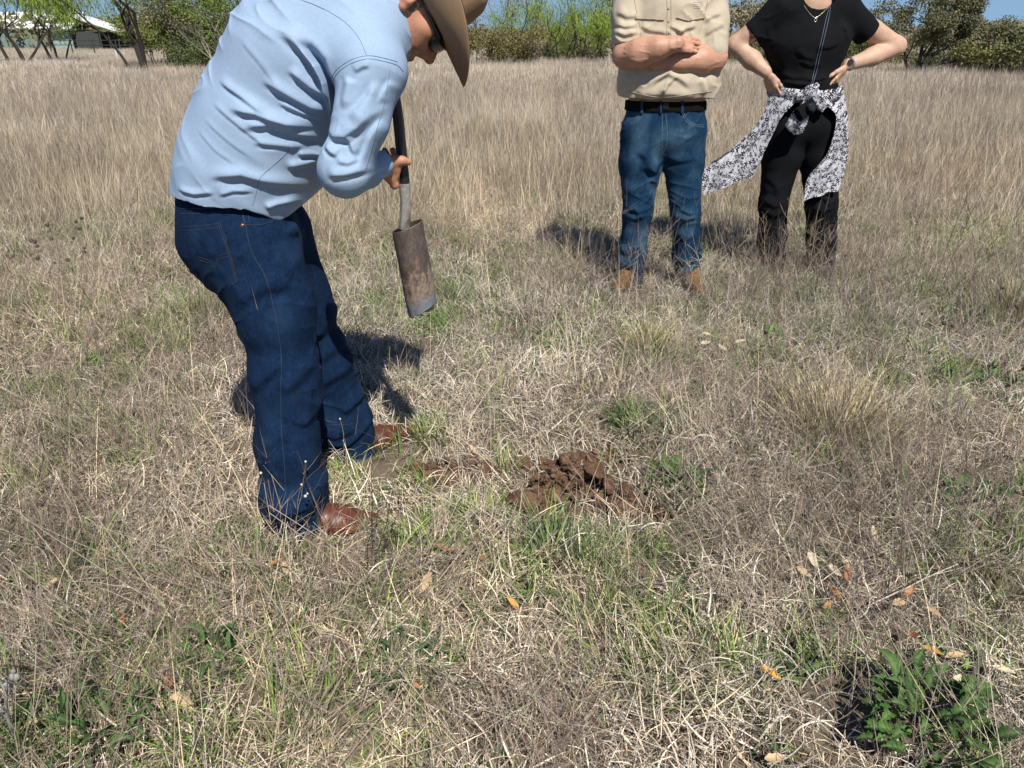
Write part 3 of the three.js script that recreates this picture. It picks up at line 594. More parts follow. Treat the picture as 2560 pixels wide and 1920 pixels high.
  M.forEach(([px, z, h, label], k) => tree('mesquite_tree', label, 'tree', 'row of mesquites behind the field', farAt(px, z), 20 + k, { ...MESQ, trunks: [[0, 0, [0.5 + 0.4 * r(), 1, 0], h * 0.56, 0.065], [-0.1, 0.1, [-0.5, 1, 0.1], h * 0.50, 0.05], [0.1, 0, [0.1, 1, -0.1], h * 0.53, 0.05]], leaves: k === 3 ? 1400 : k === 5 ? 4400 : 3000, leaf: 0.075, puff: 0.62, c0: k === 5 ? YG2 : [0.085, 0.12, 0.025], c1: YG }));
  for (const [px, z, h, label] of [[1335, -46, 1.0, 'low olive thicket under the leftmost mesquites'], [1440, -47, 1.0, 'low olive thicket under the thin mesquite'], [1545, -46, 1.4, 'grey green thicket at the elbow of the crossed arms man']]) tree('bush', label, 'bush', 'brush behind the middle of the field', farAt(px, z), px, { ...BUSH, trunks: stemsOf(r, 10, 1.5, h, 0.02, 0.8), leaves: 6000, c0: OLV, c1: OLV2 });
  // behind and right of the woman
  for (const [px, z, h, c0, c1, n, label] of [
    [1590, -56, 4.0, GRYG, [0.12, 0.13, 0.06], 5000, 'grey green tree behind the crossed arms man'], [1845, -54, 3.7, GRYG, GRYB, 6500, 'grey brown tree between the two standing people'], [1935, -58, 3.6, GRYG, OLV2, 6000, 'dull olive tree behind the shoulder of the woman']])
    tree('scrub_oak', label, 'tree', null, farAt(px, z), px, { ...BUSH, depth: 3, kids: 2, trunks: stemsOf(r, 5, 1.4, h, 0.05, 0.6), leaves: n, leaf: 0.09, puff: 0.9, bark: BARKG, c0, c1 });
  for (const [px, z, h, label] of [[1895, -42, 1.5, 'dark green bush seen under the bent left arm of the woman'], [2125, -40, 1.6, 'dark green bush behind the right elbow of the woman'], [2190, -38, 1.7, 'olive bush below the forearm of the woman']]) tree('bush', label, 'bush', 'low bushes behind the woman', farAt(px, z), px, { ...BUSH, trunks: stemsOf(r, 9, 1.0, h, 0.02, 0.7), leaves: 6000, c0: DKO, c1: OLV2 });
  tree('live_oak', 'round crowned live oak with a dark leaning trunk right of the woman', 'tree', null, farAt(2312, -29.5), 70, { depth: 4, kids: 2, crook: 0.5, rise: 0.0, spread: 0.85, bark: [0.045, 0.038, 0.032], trunks: [[0, 0, [0.25, 1, 0], 1.45, 0.13], [-0.05, 0, [-0.9, 0.9, 0.1], 1.35, 0.07], [0.05, 0.1, [0.9, 0.85, 0], 1.3, 0.07], [0, 0.1, [-0.2, 1, 0.1], 1.5, 0.08]], leaves: 20000, leaf: 0.04, leafW: 0.5, droop: 0, puff: 0.46, c0: [0.055, 0.062, 0.033], c1: [0.115, 0.105, 0.055] });
  for (const [px, z, h, c0, c1, n, label] of [
    [2445, -36, 1.2, GRYG, GRYB, 7000, 'grey brown brush at the right side of the live oak'], [2480, -31, 1.15, GRYG, GRYB, 7000, 'bare looking grey brush near the right edge'], [2535, -28, 1.0, [0.07, 0.075, 0.03], [0.13, 0.125, 0.045], 7000, 'olive brown bush at the right edge of the field'], [2590, -27, 1.1, OLV, OLV2, 6000, 'olive bush cut by the right edge of the picture'],
    [2370, -33, 0.8, DKO, OLV, 3500, 'small dark bush at the foot of the live oak'], [2215, -36, 0.6, GRYG, OLV2, 4000, 'low grey bush between the woman elbow and the live oak']])
    tree('bush', label, 'bush', 'brush at the right field edge', farAt(px, z), px, { ...BUSH, depth: 3, kids: 2, trunks: stemsOf(r, 10, 1.0, h, 0.022, 0.6), leaves: n, puff: 0.5, bark: BARKG, c0, c1 });
  // far wood along the horizon: one mass
  const mb = new Mb();
  for (let k = 0; k < 42000; k++) {
    const x = (r() - 0.5) * 230, z = -84 - 30 * r(), top = 2.1 + 1.0 * smooth(40, 70, x) + 1.3 * smooth(-20, -50, x) + 1.0 * fbm(x * 0.06, z * 0.05, 3, 3) + 0.6 * noise(x * 0.5, z * 0.4, 1), y = top * Math.pow(r(), 0.7), s = 0.22 + 0.2 * r(), a = r() * 6.28, c = vary2(mixc(GRYG, x > -70 && x < 10 ? OLV2 : GRYB, 0.5 + 0.5 * noise(x * 0.2, 0, 7)), 0.7 + (r() - 0.5) * 0.7);
    const i = mb.v(x - s * Math.sin(a), y - s * 0.5, z + s * Math.cos(a), c), j = mb.v(x + s * Math.sin(a), y - s * 0.3, z - s * Math.cos(a), c), l = mb.v(x + (r() - 0.5) * s, y + s * 0.7, z, c); mb.tri(i, j, l);
  }
  const g = mb.geo(), wood = new THREE.Mesh(g, LEAFM); wood.name = 'far_wood'; wood.castShadow = true; scene.add(wood); tag(wood, 'low grey green wood along the horizon', 'wood', null, 'stuff');
}
// ---------------------------------------------------------------- barns and fence at the far left
{
  const box = (w, h, d, x, y, z) => new THREE.BoxGeometry(w, h, d).translate(x, y, z), WALL = std([0.20, 0.27, 0.25], 0.6), WHITE = std([0.72, 0.74, 0.76], 0.5), DARK = std([0.045, 0.055, 0.052], 0.9), STEEL = std([0.06, 0.055, 0.05], 0.7);
  const barn = thing('barn', 'green metal barn with a white roof behind the left mesquites', 'barn', farAt(40, -88));
  for (let k = 0; k < 11; k++) part('wall_panel', box(12, 0.19, 0.06, 0, 0.1 + k * 0.2, 0).translate(0, 0, (k % 2) * 0.01), WALL, barn);
  part('side_wall', box(0.06, 2.3, 7, 6.0, 1.15, -3.6), WALL, barn); part('back_wall', box(12, 2.3, 0.06, 0, 1.15, -7.1), WALL, barn);
  part('barn_door', box(1.6, 1.9, 0.1, 4.2, 0.95, 0.06), DARK, barn); part('barn_door', box(3.2, 1.5, 0.1, -3.5, 1.45, 0.06), std([0.05, 0.07, 0.08], 0.6), barn);
  for (const s of [1, -1]) { const g = new THREE.BoxGeometry(12.8, 0.08, 4.3).rotateX(s * 0.42).translate(0, 3.1, -3.55 + s * 1.9); part('roof', g, WHITE, barn); }
  const shed = thing('shed', 'open shed with a white slanting roof and pale green wall', 'shed', farAt(215, -80));
  part('wall', box(2.0, 1.9, 0.08, -2.4, 0.95, 0), std([0.30, 0.40, 0.37], 0.6), shed); part('wall', box(2.4, 1.9, 0.08, 0.1, 0.95, -0.02), DARK, shed); part('back_wall', box(6.6, 1.9, 0.08, 0, 0.95, -3.2), DARK, shed);
  for (const x of [1.5, 2.4, 3.3]) part('post', box(0.09, 2.0, 0.09, x, 1.0, 0.1), STEEL, shed);
  part('roof', new THREE.BoxGeometry(5.2, 0.08, 4).rotateZ(-0.30).translate(1.2, 2.65, -1.4), WHITE, shed);
  part('roof', new THREE.BoxGeometry(3.0, 0.08, 4).rotateZ(0.05).translate(-2.3, 2.0, -1.4), std([0.20, 0.19, 0.17], 0.8), shed);
  const f0 = farAt(120, -62), f1 = farAt(345, -58), fence = thing('pipe_fence', 'dark pipe fence in front of the barns', 'fence', f0), d = f1.clone().sub(f0), L = d.length();
  const bar = (a, b, rr) => { const mb = new Mb(); tubeInto(mb, [a, b], [rr, rr], 6, [0.05, 0.045, 0.042]); return mb.geo(); };
  for (let k = 0; k <= 4; k++) part('fence_post', bar(d.clone().multiplyScalar(k / 4), d.clone().multiplyScalar(k / 4).add(V(0, 1.25, 0)), 0.045), WOODM, fence);
  for (const y of [0.85, 1.18]) part('rail', bar(V(0, y, 0), d.clone().setY(y), 0.03), WOODM, fence);
  const sp = farAt(282, -50), post = thing('marker_post', 'small white post in the grass by the forked mesquite', 'post', sp); part('post', new THREE.CylinderGeometry(0.05, 0.05, 0.75, 10).translate(0, 0.375, 0), WHITE, post); part('post_cap', new THREE.SphereGeometry(0.055, 10, 6).translate(0, 0.75, 0), WHITE, post);
}
// ---------------------------------------------------------------- the bending man in the blue shirt
const put = (name, geo, mat, parent, label, top = parent) => { geo.translate(-top.position.x, -top.position.y, -top.position.z); return part(name, geo, mat, parent, label); };
const px2 = (list, z) => list.map(([a, b, c]) => W(a, b, c ?? z));
const SKINM = vcol(0.55), CLOTH = new THREE.MeshPhysicalMaterial({ vertexColors: true, roughness: 0.95, specularIntensity: 0.2, side: THREE.DoubleSide }), LEATHER = vcol(0.42);
{
  const man = thing('person', 'bending man in a light blue shirt, dark blue jeans and brown cowboy hat', 'person', W(745, 1330, -1.80).setY(0));
  const zc = -2.03;
  // shirt
  const spine = px2([[580, 515, -2.03], [624, 440, -2.03], [680, 300, -2.03], [770, 154, -2.03], [852, 66, -2.04]]);
  const torso = join(0.10, ...chain(spine, [[0.140, 0.180], [0.172, 0.19], [0.156, 0.195], [0.158, 0.205], [0.140, 0.190]], V(1, 0.6, 0)));
  const yoke = join(0.08, ...chain([W(865, 55, -2.03), W(926, 170, -1.845)], [0.120, 0.090]), ...chain([W(865, 40, -2.03), W(890, 90, -2.24)], [0.115, 0.085]), bone(W(880, 60, -2.03), W(960, 70, -2.0), 0.12, 0.07));
  const sleeve = join(0.03, ...chain(px2([[924, 182, -1.825], [903, 300, -1.79], [862, 424, -1.775]]), [0.083, 0.060, 0.060]), ...chain(px2([[862, 426, -1.775], [915, 428, -1.865]]), [0.058, 0.045]));
  const farSleeve = join(0.03, ...chain(px2([[890, 90, -2.24], [868, 250, -2.30], [880, 345, -2.26]]), [0.085, 0.062, 0.055]), ...chain(px2([[880, 345, -2.26], [930, 235, -2.12]]), [0.052, 0.040]));
  const fold = creases([
    [px2([[700, 62], [762, 112], [798, 152], [821, 199], [832, 262]], -1.84), 0.0172, 0.0150], [px2([[664, 192], [725, 231], [780, 268], [832, 291]], -1.84), 0.0125, 0.0103],
    [px2([[730, 166], [783, 218], [830, 250]], -1.84), 0.0110, 0.0084], [px2([[575, 266], [653, 278], [725, 307], [800, 320]], -1.84), 0.0141, 0.0112],
    [px2([[700, 250], [760, 282], [815, 306]], -1.84), 0.0078, 0.0056], [px2([[603, 314], [689, 307], [750, 336], [800, 352]], -1.84), 0.0125, 0.0084], [px2([[540, 196], [617, 239], [685, 282]], -1.84), 0.0093, 0.0056],
    [px2([[528, 250], [600, 300], [690, 372]], -1.84), 0.0071, 0.0024], [px2([[505, 290], [580, 345], [650, 395]], -1.84), 0.0063, 0.0013], [px2([[488, 318], [550, 372], [615, 412]], -1.84), 0.0063, 0.0013], [px2([[600, 90], [660, 150], [730, 240]], -1.84), 0.0078, 0.0013],
    [px2([[520, 436], [617, 430], [664, 447], [770, 478]], -1.84), 0.0141, 0.0112], [px2([[660, 524], [690, 515], [735, 512]], -1.84), 0.0093, 0.0094], [px2([[735, 388], [770, 392], [808, 404]], -1.84), 0.0093, 0.0084],
    [px2([[710, 420], [760, 416], [810, 408]], -1.84), 0.0110, 0.0094], [px2([[440, 470], [500, 478], [560, 470]], -1.86), 0.0078, 0.0056], [px2([[560, 480], [600, 468], [650, 470]], -1.86), 0.0071, 0.0047], [px2([[640, 350], [700, 360], [760, 372]], -1.84), 0.0093, 0.0056],
    [px2([[748, 92], [780, 125], [806, 160], [824, 205], [834, 262], [832, 330], [812, 400], [806, 440]], -1.84), 0.0102, -0.0330],
  ], -2.02);
  const sfold = creases([
    [px2([[872, 190], [868, 225], [858, 275]], -1.75), 0.0126, 0.0093], [px2([[942, 200], [925, 245], [900, 275], [872, 296]], -1.74), 0.0135, 0.0104], [px2([[980, 200], [962, 230], [950, 262]], -1.75), 0.0107, 0.0056],
    [px2([[812, 318], [835, 338], [862, 338], [892, 318], [921, 289], [972, 258]], -1.73), 0.0152, 0.0132], [px2([[868, 340], [878, 362], [890, 392]], -1.72), 0.0090, 0.0075], [px2([[806, 362], [826, 378], [848, 386]], -1.72), 0.0107, 0.0093],
    [px2([[815, 436], [868, 432], [925, 420]], -1.72), 0.0126, 0.0093], [px2([[955, 300], [925, 350], [900, 420]], -1.73), 0.0107, 0.0075], [px2([[884, 178], [908, 164], [930, 160]], -1.76), 0.0090, 0.0056], [px2([[840, 400], [870, 405], [900, 395]], -1.72), 0.0090, 0.0056],
  ], -1.86);
  const hemLine = px2([[380, 492], [436, 495], [530, 507], [624, 514], [662, 532], [697, 556], [716, 544], [729, 529], [776, 488], [810, 455], [870, 420]], -1.87);
  const hemY = (x) => { for (let i = 1; i < hemLine.length; i++) if (x < hemLine[i].x) { const a = hemLine[i - 1], b = hemLine[i]; return lerp(a.y, b.y, smooth(0, 1, (x - a.x) / (b.x - a.x)) * 0.5 + 0.5 * clamp((x - a.x) / (b.x - a.x))); } return hemLine[hemLine.length - 1].y; };
  const armGap = (x, y, z) => smin(torso(x, y, z), yoke(x, y, z), 0.07);
  const body = (x, y, z) => armGap(x, y, z) - fold(x, y, z) - 0.003 * noise(x * 9, y * 9, z * 9) - 0.0050 * wrinkle(x, y, z, 0.72, -0.69, 3.2, 12, 1) - 0.0035 * wrinkle(x, y, z, 0.9, -0.4, 4.5, 17, 6);
  const shirtF = (x, y, z) => {
    const s = sleeve(x, y, z) - sfold(x, y, z) - 0.002 * noise(x * 14, y * 14, z * 14) - 0.0055 * wrinkle(x, y, z, 0.75, 0.65, 5, 13, 4) - 0.004 * wrinkle(x, y, z, 0.95, 0.2, 6, 15, 9), b = Math.max(body(x, y, z), hemY(x) + 0.0035 * noise(x * 45, z * 45, 3) - y);
    return smin(smin(b, s, 0.012), farSleeve(x, y, z), 0.02);
  };
  const BLUE = [0.285, 0.385, 0.535];
  const shirtCol = (x, y, z) => { const c = clothCol(BLUE, 0.09, 0.05)(x, y, z), edge = smooth(0.006, 0.0, Math.abs(y - hemY(x))); return mixc(c, [0.5, 0.55, 0.62], edge * 0.5); };
  const shirt = put('shirt', net(shirtF, ...boundsOf([...spine, W(690, 560, zc), W(924, 100, -1.7), W(890, 40, -2.34)], 0.23), 0.0038, shirtCol), CLOTH, man, 'light blue cotton work shirt');
  seams('seam', shirtF, [
    [[[829, 206], [845, 181], [881, 157], [921, 147], [964, 154], [993, 163], [1008, 178]], 50], [[[827, 196], [843, 173], [879, 149], [921, 139], [964, 146], [993, 154]], 50], [[[715, -10], [754, 0], [809, 22], [866, 58], [899, 98], [917, 139]], 60],
    [[[754, 343], [705, 393], [664, 430], [650, 445], [641, 480], [631, 513]], 60], [[[975, 175], [962, 250], [940, 330], [915, 420]], 50],
  ], -1.8, 0.0009, [0.21, 0.28, 0.40], 0.0003, CLOTH, shirt, man);
  // collar and cuffs
  const nk = W(1000, 42, zc), nb = W(940, 22, zc), ndir = nk.clone().sub(nb).normalize();
  const collarF = (x, y, z) => { const d = bone(nb, nk, 0.094, 0.071)(x, y, z), t = (x - nk.x) * ndir.x + (y - nk.y) * ndir.y + (z - nk.z) * ndir.z + 0.026; return Math.max(d, t, -(d + 0.010)); };
  const collar = put('collar', net(collarF, ...boundsOf([nb, nk], 0.12), 0.004, clothCol(BLUE, 0.09)), CLOTH, man);
  const cuffA = W(920, 424, -1.875), cuffB = W(957, 408, -1.935), cdir = cuffB.clone().sub(cuffA).normalize();
  const cuffF = (x, y, z) => { const d = bone(cuffA, cuffB, 0.040, 0.0335)(x, y, z), t = (x - cuffB.x) * cdir.x + (y - cuffB.y) * cdir.y + (z - cuffB.z) * cdir.z; return Math.max(d, t, -(d + 0.006)); };
  put('cuff', net(cuffF, ...boundsOf([cuffA, cuffB], 0.06), 0.003, clothCol(BLUE, 0.09)), CLOTH, man);

  // jeans
  const nearLeg = chain(px2([[630, 598, -1.93], [688, 770, -1.885], [715, 950, -1.85], [718, 1110, -1.82], [733, 1235, -1.81], [750, 1325, -1.80]]), [0.128, 0.103, 0.088, 0.084, 0.090, 0.094]);
  const farLeg = chain(px2([[655, 590, -2.13], [722, 745, -2.17], [790, 905, -2.22], [850, 1045, -2.25], [885, 1150, -2.26]]), [0.150, 0.122, 0.106, 0.100, 0.104]);
  const hips = join(0.06, ...chain(px2([[585, 500, -2.03], [600, 585, -2.03]]), [[0.146, 0.175], [0.166, 0.185]], V(1, 0, 0)), bone(W(566, 590, -1.96), W(606, 655, -1.95), 0.104, 0.096), bone(W(566, 585, -2.10), W(606, 650, -2.10), 0.104, 0.098));
  const jfold = creases([
    [px2([[620, 985], [648, 945], [685, 916], [712, 903]], -1.77), 0.0270, 0.0128], [px2([[570, 770], [619, 730], [674, 712], [720, 716]], -1.79), 0.0297, 0.0112], [px2([[700, 982], [740, 950], [782, 912]], -1.76), 0.0243, 0.0096],
    [px2([[742, 1085], [770, 1055], [800, 1022]], -1.74), 0.0243, 0.0096], [px2([[636, 1238], [707, 1266], [770, 1256], [816, 1228]], -1.73), 0.0216, 0.0186], [px2([[645, 1288], [729, 1306], [822, 1266]], -1.72), 0.0175, 0.0112],
    [px2([[640, 1262], [690, 1285], [760, 1280], [826, 1248]], -1.72), 0.0149, 0.0128], [px2([[700, 570], [740, 600], [766, 650]], -1.84), 0.0270, 0.0096], [px2([[640, 1110], [680, 1100], [720, 1075]], -1.74), 0.0270, 0.0064], [px2([[600, 840], [650, 850], [700, 830]], -1.78), 0.0405, 0.0056],
    [px2([[640, 690], [690, 690], [745, 700]], -1.80), 0.0405, 0.0056], [px2([[655, 1180], [720, 1190], [790, 1170]], -1.73), 0.0405, 0.0048],
  ], -1.93);
  const ffold = creases([
    [px2([[782, 845], [812, 815], [835, 785]], -2.10), 0.0297, 0.0112], [px2([[850, 1040], [880, 1022], [925, 1015]], -2.14), 0.0216, 0.0112], [px2([[795, 1080], [840, 1090], [900, 1072]], -2.14), 0.0203, 0.0104], [px2([[800, 1110], [870, 1115], [930, 1070]], -2.14), 0.0162, 0.0096], [px2([[790, 960], [830, 945], [880, 930]], -2.12), 0.0270, 0.0080], [px2([[790, 900], [830, 880], [860, 870]], -2.12), 0.0270, 0.0064],
  ]);
  const nearF = join(0.05, ...nearLeg), farF = join(0.05, ...farLeg), hemN = W(748, 1312, -1.80), hemF = W(880, 1140, -2.26);
  const jeansF = (x, y, z) => {
    const a = Math.max(nearF(x, y, z) - jfold(x, y, z), hemN.y + 0.16 * (x - hemN.x) - y), b = Math.max(farF(x, y, z) - ffold(x, y, z), hemF.y + 0.34 * (x - hemF.x) - y);
    let d = smin(a, b, 0.02); d = smin(d, hips(x, y, z) - jfold(x, y, z), 0.06);
    return Math.max(d - 0.0025 * noise(x * 12, y * 12, z * 12) - 0.0055 * wrinkle(x, y, z, 0.85, 0.5, 5, 12, 2) - 0.0045 * wrinkle(x, y, z, 0.9, -0.35, 5, 13, 7), y - W(590, 462, zc).y);
  };
  const DEN = [0.0050, 0.0165, 0.046];
  const denim = (x, y, z) => {
    const grain = 0.55 * noise(x * 230, y * 110, z * 230) + 0.25 * noise(x * 60, y * 25, z * 60), wear = smooth(-0.1, 0.5, fbm(x * 8, y * 6, z * 8, 3));
    return mixc(vary2(DEN, grain), [0.016, 0.042, 0.092], 0.6 * wear);
  };
  const jeans = put('jeans', net(jeansF, ...boundsOf([...px2([[600, 470, -2.2], [440, 560, zc], [748, 1345, -1.75], [900, 1160, -2.3], [600, 470, -1.85]])], 0.16), 0.0046, denim), CLOTH, man, 'dark blue denim jeans');
  const TH = [0.045, 0.060, 0.09];
  seams('seam', jeansF, [
    [[[590, 500], [603, 521], [630, 631], [663, 691], [691, 801], [704, 905], [702, 971], [704, 1081], [713, 1190], [715, 1273]], 120],
    [[[452, 522], [520, 520], [572, 516]], 30], [[[452, 534], [520, 532], [576, 526]], 30], [[[610, 562], [650, 562], [690, 550]], 30], [[[604, 512], [608, 545], [612, 556]], 12], [[[620, 512], [622, 545], [625, 556]], 12], [[[655, 1318], [700, 1330], [760, 1322], [835, 1285]], 30],
  ], -1.86, 0.0008, TH, 0.0004, CLOTH, jeans, man);
  seams('seam', jeansF, [[[[784, 935], [812, 985], [835, 1060], [845, 1085]], 40], [[[800, 1140], [850, 1138], [925, 1100], [940, 1085]], 30]], -2.12, 0.0013, TH, 0.0004, CLOTH, jeans, man);
  const pocket = put('back_pocket', patchOn(jeansF, [[454, 563], [552, 553], [597, 704], [560, 728]], -1.92, 14, 0.0028, (u, v, w) => denim(w.x, w.y, w.z)), CLOTH, jeans, null, man);
  seams('stitching', jeansF, [
    [[[456, 566], [505, 563], [550, 557]], 20], [[[456, 576], [505, 573], [552, 567]], 20], [[[551, 556], [575, 628], [594, 700]], 24], [[[547, 562], [571, 630], [590, 702]], 24], [[[594, 701], [563, 725]], 8],
    [[[498, 642], [520, 650], [537, 660], [548, 640], [571, 632]], 24], [[[500, 650], [521, 657], [537, 667], [549, 648], [573, 640]], 24],
  ], -1.92, 0.0007, [0.05, 0.042, 0.045], 0.003, CLOTH, jeans, man);
  const rv = lineOn(jeansF, [[606, 564], [607, 564]], -1.86, 1)[0];
  if (rv) put('rivet', new THREE.SphereGeometry(0.0055, 12, 8).scale(1, 1, 0.5).translate(rv.x, rv.y, rv.z), std([0.45, 0.2, 0.1], 0.35, { metalness: 0.9 }), jeans, null, man);
  // boots
  function boot(heel, ball_, toe, ankle, label) {
    const sole = Math.min(heel.y, toe.y) - 0.006, f0 = join(0.03, bone(heel, ball_, 0.042, 0.050), bone(ball_, toe, 0.050, 0.032), bone(heel.clone().add(V(0, 0.02, 0)), ankle, 0.044, 0.052), bone(ankle.clone().add(V(0, -0.06, 0)).lerp(ball_, 0.3), ball_, 0.045, 0.036));
    const crease = creases([[[ball_.clone().add(V(-0.02, 0.05, 0)), ball_.clone().add(V(-0.005, 0.0, 0)), ball_.clone().add(V(0.01, -0.03, 0))], 0.008, -0.004], [[ball_.clone().add(V(-0.05, 0.06, 0)), ball_.clone().add(V(-0.035, 0.01, 0))], 0.008, -0.004], [[ball_.clone().add(V(0.02, 0.05, 0)), ball_.clone().add(V(0.03, -0.02, 0))], 0.007, -0.003]]);
    const f = (x, y, z) => Math.max(f0(x, y, z) + crease(x, y, z), sole + 0.012 - y);
    const b = put('boot', net(f, ...boundsOf([heel, toe, ankle], 0.065), 0.0045, (x, y, z) => vary2(mixc([0.10, 0.028, 0.013], [0.17, 0.06, 0.033], smooth(0.1, 0.5, fbm(x * 30, y * 30, z * 30, 3))), 0.15 * noise(x * 180, y * 180, z * 180))), LEATHER, man, label);
    const sf = (x, y, z) => Math.max(Math.min(bone(heel, ball_, 0.044, 0.052)(x, y, z), bone(ball_, toe, 0.052, 0.035)(x, y, z)), y - sole - 0.013, sole - y);
    put('sole', net(sf, ...boundsOf([heel, toe], 0.06), 0.0045, () => [0.05, 0.03, 0.02]), LEATHER, b, null, man);
  }
  boot(W(705, 1316, -1.80), W(852, 1306, -1.80), W(930, 1306, -1.81), W(745, 1232, -1.80));
  boot(W(838, 1136, -2.21), W(952, 1100, -2.30), W(1020, 1080, -2.35), W(866, 1074, -2.23));

  // skin: neck, core, arms, hands in one mesh, with the head on its own finer grid
  const SK = [0.44, 0.205, 0.125];
  const nearHand = [
    bone(W(915, 426, -1.865), W(955, 414, -1.925), 0.032, 0.026), bone(W(955, 414, -1.925), W(984, 424, -1.968), [0.030, 0.022], [0.034, 0.020], V(0.3, 1, 0)),
    ...chain(px2([[968, 408, -1.935], [990, 402, -1.958], [1006, 402, -1.963], [1021, 405, -1.972]]), [0.018, 0.0130, 0.0115, 0.0092]),
    ...chain(px2([[986, 415, -1.985], [995, 415, -2.030], [990, 392, -2.050], [982, 376, -2.045]]), [0.0130, 0.0115, 0.0100, 0.0085]), ...chain(px2([[983, 428, -1.985], [985, 430, -2.045], [973, 400, -2.065], [962, 376, -2.050]]), [0.0130, 0.0115, 0.0100, 0.0085]),
    ...chain(px2([[984, 440, -1.965], [992, 450, -2.000], [990, 448, -2.035]]), [0.0135, 0.0118, 0.0100]), ...chain(px2([[974, 444, -1.950], [986, 462, -1.965], [990, 464, -1.990]]), [0.0130, 0.0110, 0.0092]),
  ];
  const handF = join(0.007, ...nearHand), farHand = join(0.008, bone(W(930, 235, -2.12), W(940, 212, -2.10), 0.028, 0.026), ...handBones(W(938, 216, -2.10), V(0.62, 0.35, 0.5), V(-0.2, 0.4, -0.9), 1, [1.2, 1.25, 1.25, 1.25], 0.82));
  const c1 = [...nearHand.map(() => 0)];
  const handG = net(handF, ...boundsOf(px2([[915, 426, -1.865], [1021, 405, -1.972], [982, 376, -2.05], [988, 466, -1.97]]), 0.04), 0.003, skinCol(SK));
  const farG = net(farHand, ...boundsOf(px2([[930, 235, -2.12], [1005, 160, -2.0], [990, 160, -2.1]]), 0.08), 0.0035, skinCol(SK));
  const coreF = join(0.05, ...chain(spine, [[0.09, 0.13], [0.11, 0.14], [0.11, 0.15], [0.13, 0.17], [0.10, 0.14]], V(1, 0.6, 0)), ...chain(px2([[924, 182, -1.83], [903, 300, -1.80], [866, 420, -1.80], [920, 426, -1.87]]), [0.05, 0.035, 0.03, 0.028]), ...chain(px2([[890, 90, -2.22], [868, 250, -2.29], [880, 345, -2.25], [930, 235, -2.12]]), [0.05, 0.04, 0.034, 0.028]),
    ...chain(px2([[612, 600, -1.93], [676, 770, -1.885], [712, 950, -1.85], [716, 1110, -1.82], [735, 1290, -1.80]]), [0.11, 0.08, 0.06, 0.05, 0.04]), ...chain(px2([[655, 590, -2.13], [722, 745, -2.17], [790, 905, -2.22], [850, 1045, -2.25], [872, 1110, -2.26]]), [0.11, 0.08, 0.06, 0.05, 0.04]), bone(W(860, 60, zc), W(985, 45, zc), 0.085, 0.056));
  const coreG = net(coreF, ...boundsOf([...px2([[600, 560, -2.2], [745, 1330, -1.75], [880, 1150, -2.3], [924, 182, -1.74], [890, 60, -2.3], [1000, 40, zc], [560, 560, -1.85]])], 0.16), 0.012, skinCol(SK), { pad: 0.02 });
  const ph = -62 * Math.PI / 180, fwd = V(Math.cos(ph), Math.sin(ph), 0.02).normalize(), up = V(-Math.sin(ph), Math.cos(ph), -0.14), left = up.clone().cross(fwd);
  const hm = frame(W(1034, 12, -2.02), left, left.clone().cross(fwd).negate(), fwd, 1.08);
  const headG = headGeo(hm, SK, { stubble: 0.55, hair: [0.09, 0.055, 0.035], neck: [0, -0.13, -0.10], nr: 0.060 });
  put('body', mergeGeometries([coreG, handG, farG, headG]), SKINM, man, 'sunburnt face, neck and hands');
  put('hair', hairGeo(hm, [0.13, 0.085, 0.055], { low: -0.07, front: 0.02 }), vcol(0.8), man, 'short brown hair');
  // sunglasses
  {
    const mb = new Mb(), lens = [0.006, 0.006, 0.007], list = [];
    for (const s of [-1, 1]) {
      const g = new THREE.SphereGeometry(0.036, 20, 12).scale(0.95, 0.74, 0.30).applyMatrix4(new THREE.Matrix4().makeRotationY(s * 0.42)).translate(s * 0.036, 0.010, 0.098); list.push(g);
      const t = new Mb(); tubeInto(t, [V(s * 0.064, 0.014, 0.088), V(s * 0.078, 0.016, 0.05), V(s * 0.083, 0.012, 0.0), V(s * 0.083, -0.004, -0.022)], [0.007, 0.004, 0.0022, 0.0022], 6, lens); const tg = t.geo(); tg.deleteAttribute('color'); list.push(tg);
    }
    const b = new Mb(); tubeInto(b, [V(-0.012, 0.016, 0.112), V(0, 0.018, 0.116), V(0.012, 0.016, 0.112)], [0.003, 0.003, 0.003], 6, lens); const bg = b.geo(); bg.deleteAttribute('color'); list.push(bg);
    list.forEach((g) => { g.deleteAttribute('uv'); }); const g = mergeGeometries(list); g.applyMatrix4(hm);
    put('sunglasses', g, std([0.006, 0.006, 0.007], 0.15), man, 'dark wrap sunglasses');
  }
  // cowboy hat
  {
    const FELT = (x, y, z) => vary2([0.27, 0.172, 0.102], 0.12 * noise(x * 220, y * 220, z * 220) + 0.12 * noise(x * 25, y * 25, z * 25));
    const mb = new Mb(), NA = 72, NS = 14, T = 0.0022;
    const brim = (a, s) => { const c = Math.cos(a), q = Math.sin(a), rx = lerp(0.080, 0.158, s), rz = lerp(0.098, 0.208, s); return V(rx * c * (1 - 0.10 * s * s * c * c), 0.022 + 0.070 * Math.pow(s, 1.5) * Math.pow(Math.abs(c), 1.7) - 0.006 * s * q * q, rz * q); };
    for (const side of [1, -1]) {
      const base = mb.count;
      for (let j = 0; j <= NS; j++) for (let i = 0; i < NA; i++) { const p = brim(i / NA * 6.28318, j / NS); mb.v(p.x, p.y + side * T, p.z, FELT(p.x, p.y, p.z)); }
      for (let j = 0; j < NS; j++) for (let i = 0; i < NA; i++) { const a = base + j * NA + i, b = base + j * NA + (i + 1) % NA; side > 0 ? mb.quad(a, a + NA, b + NA, b) : mb.quad(a, b, b + NA, a + NA); }
    }
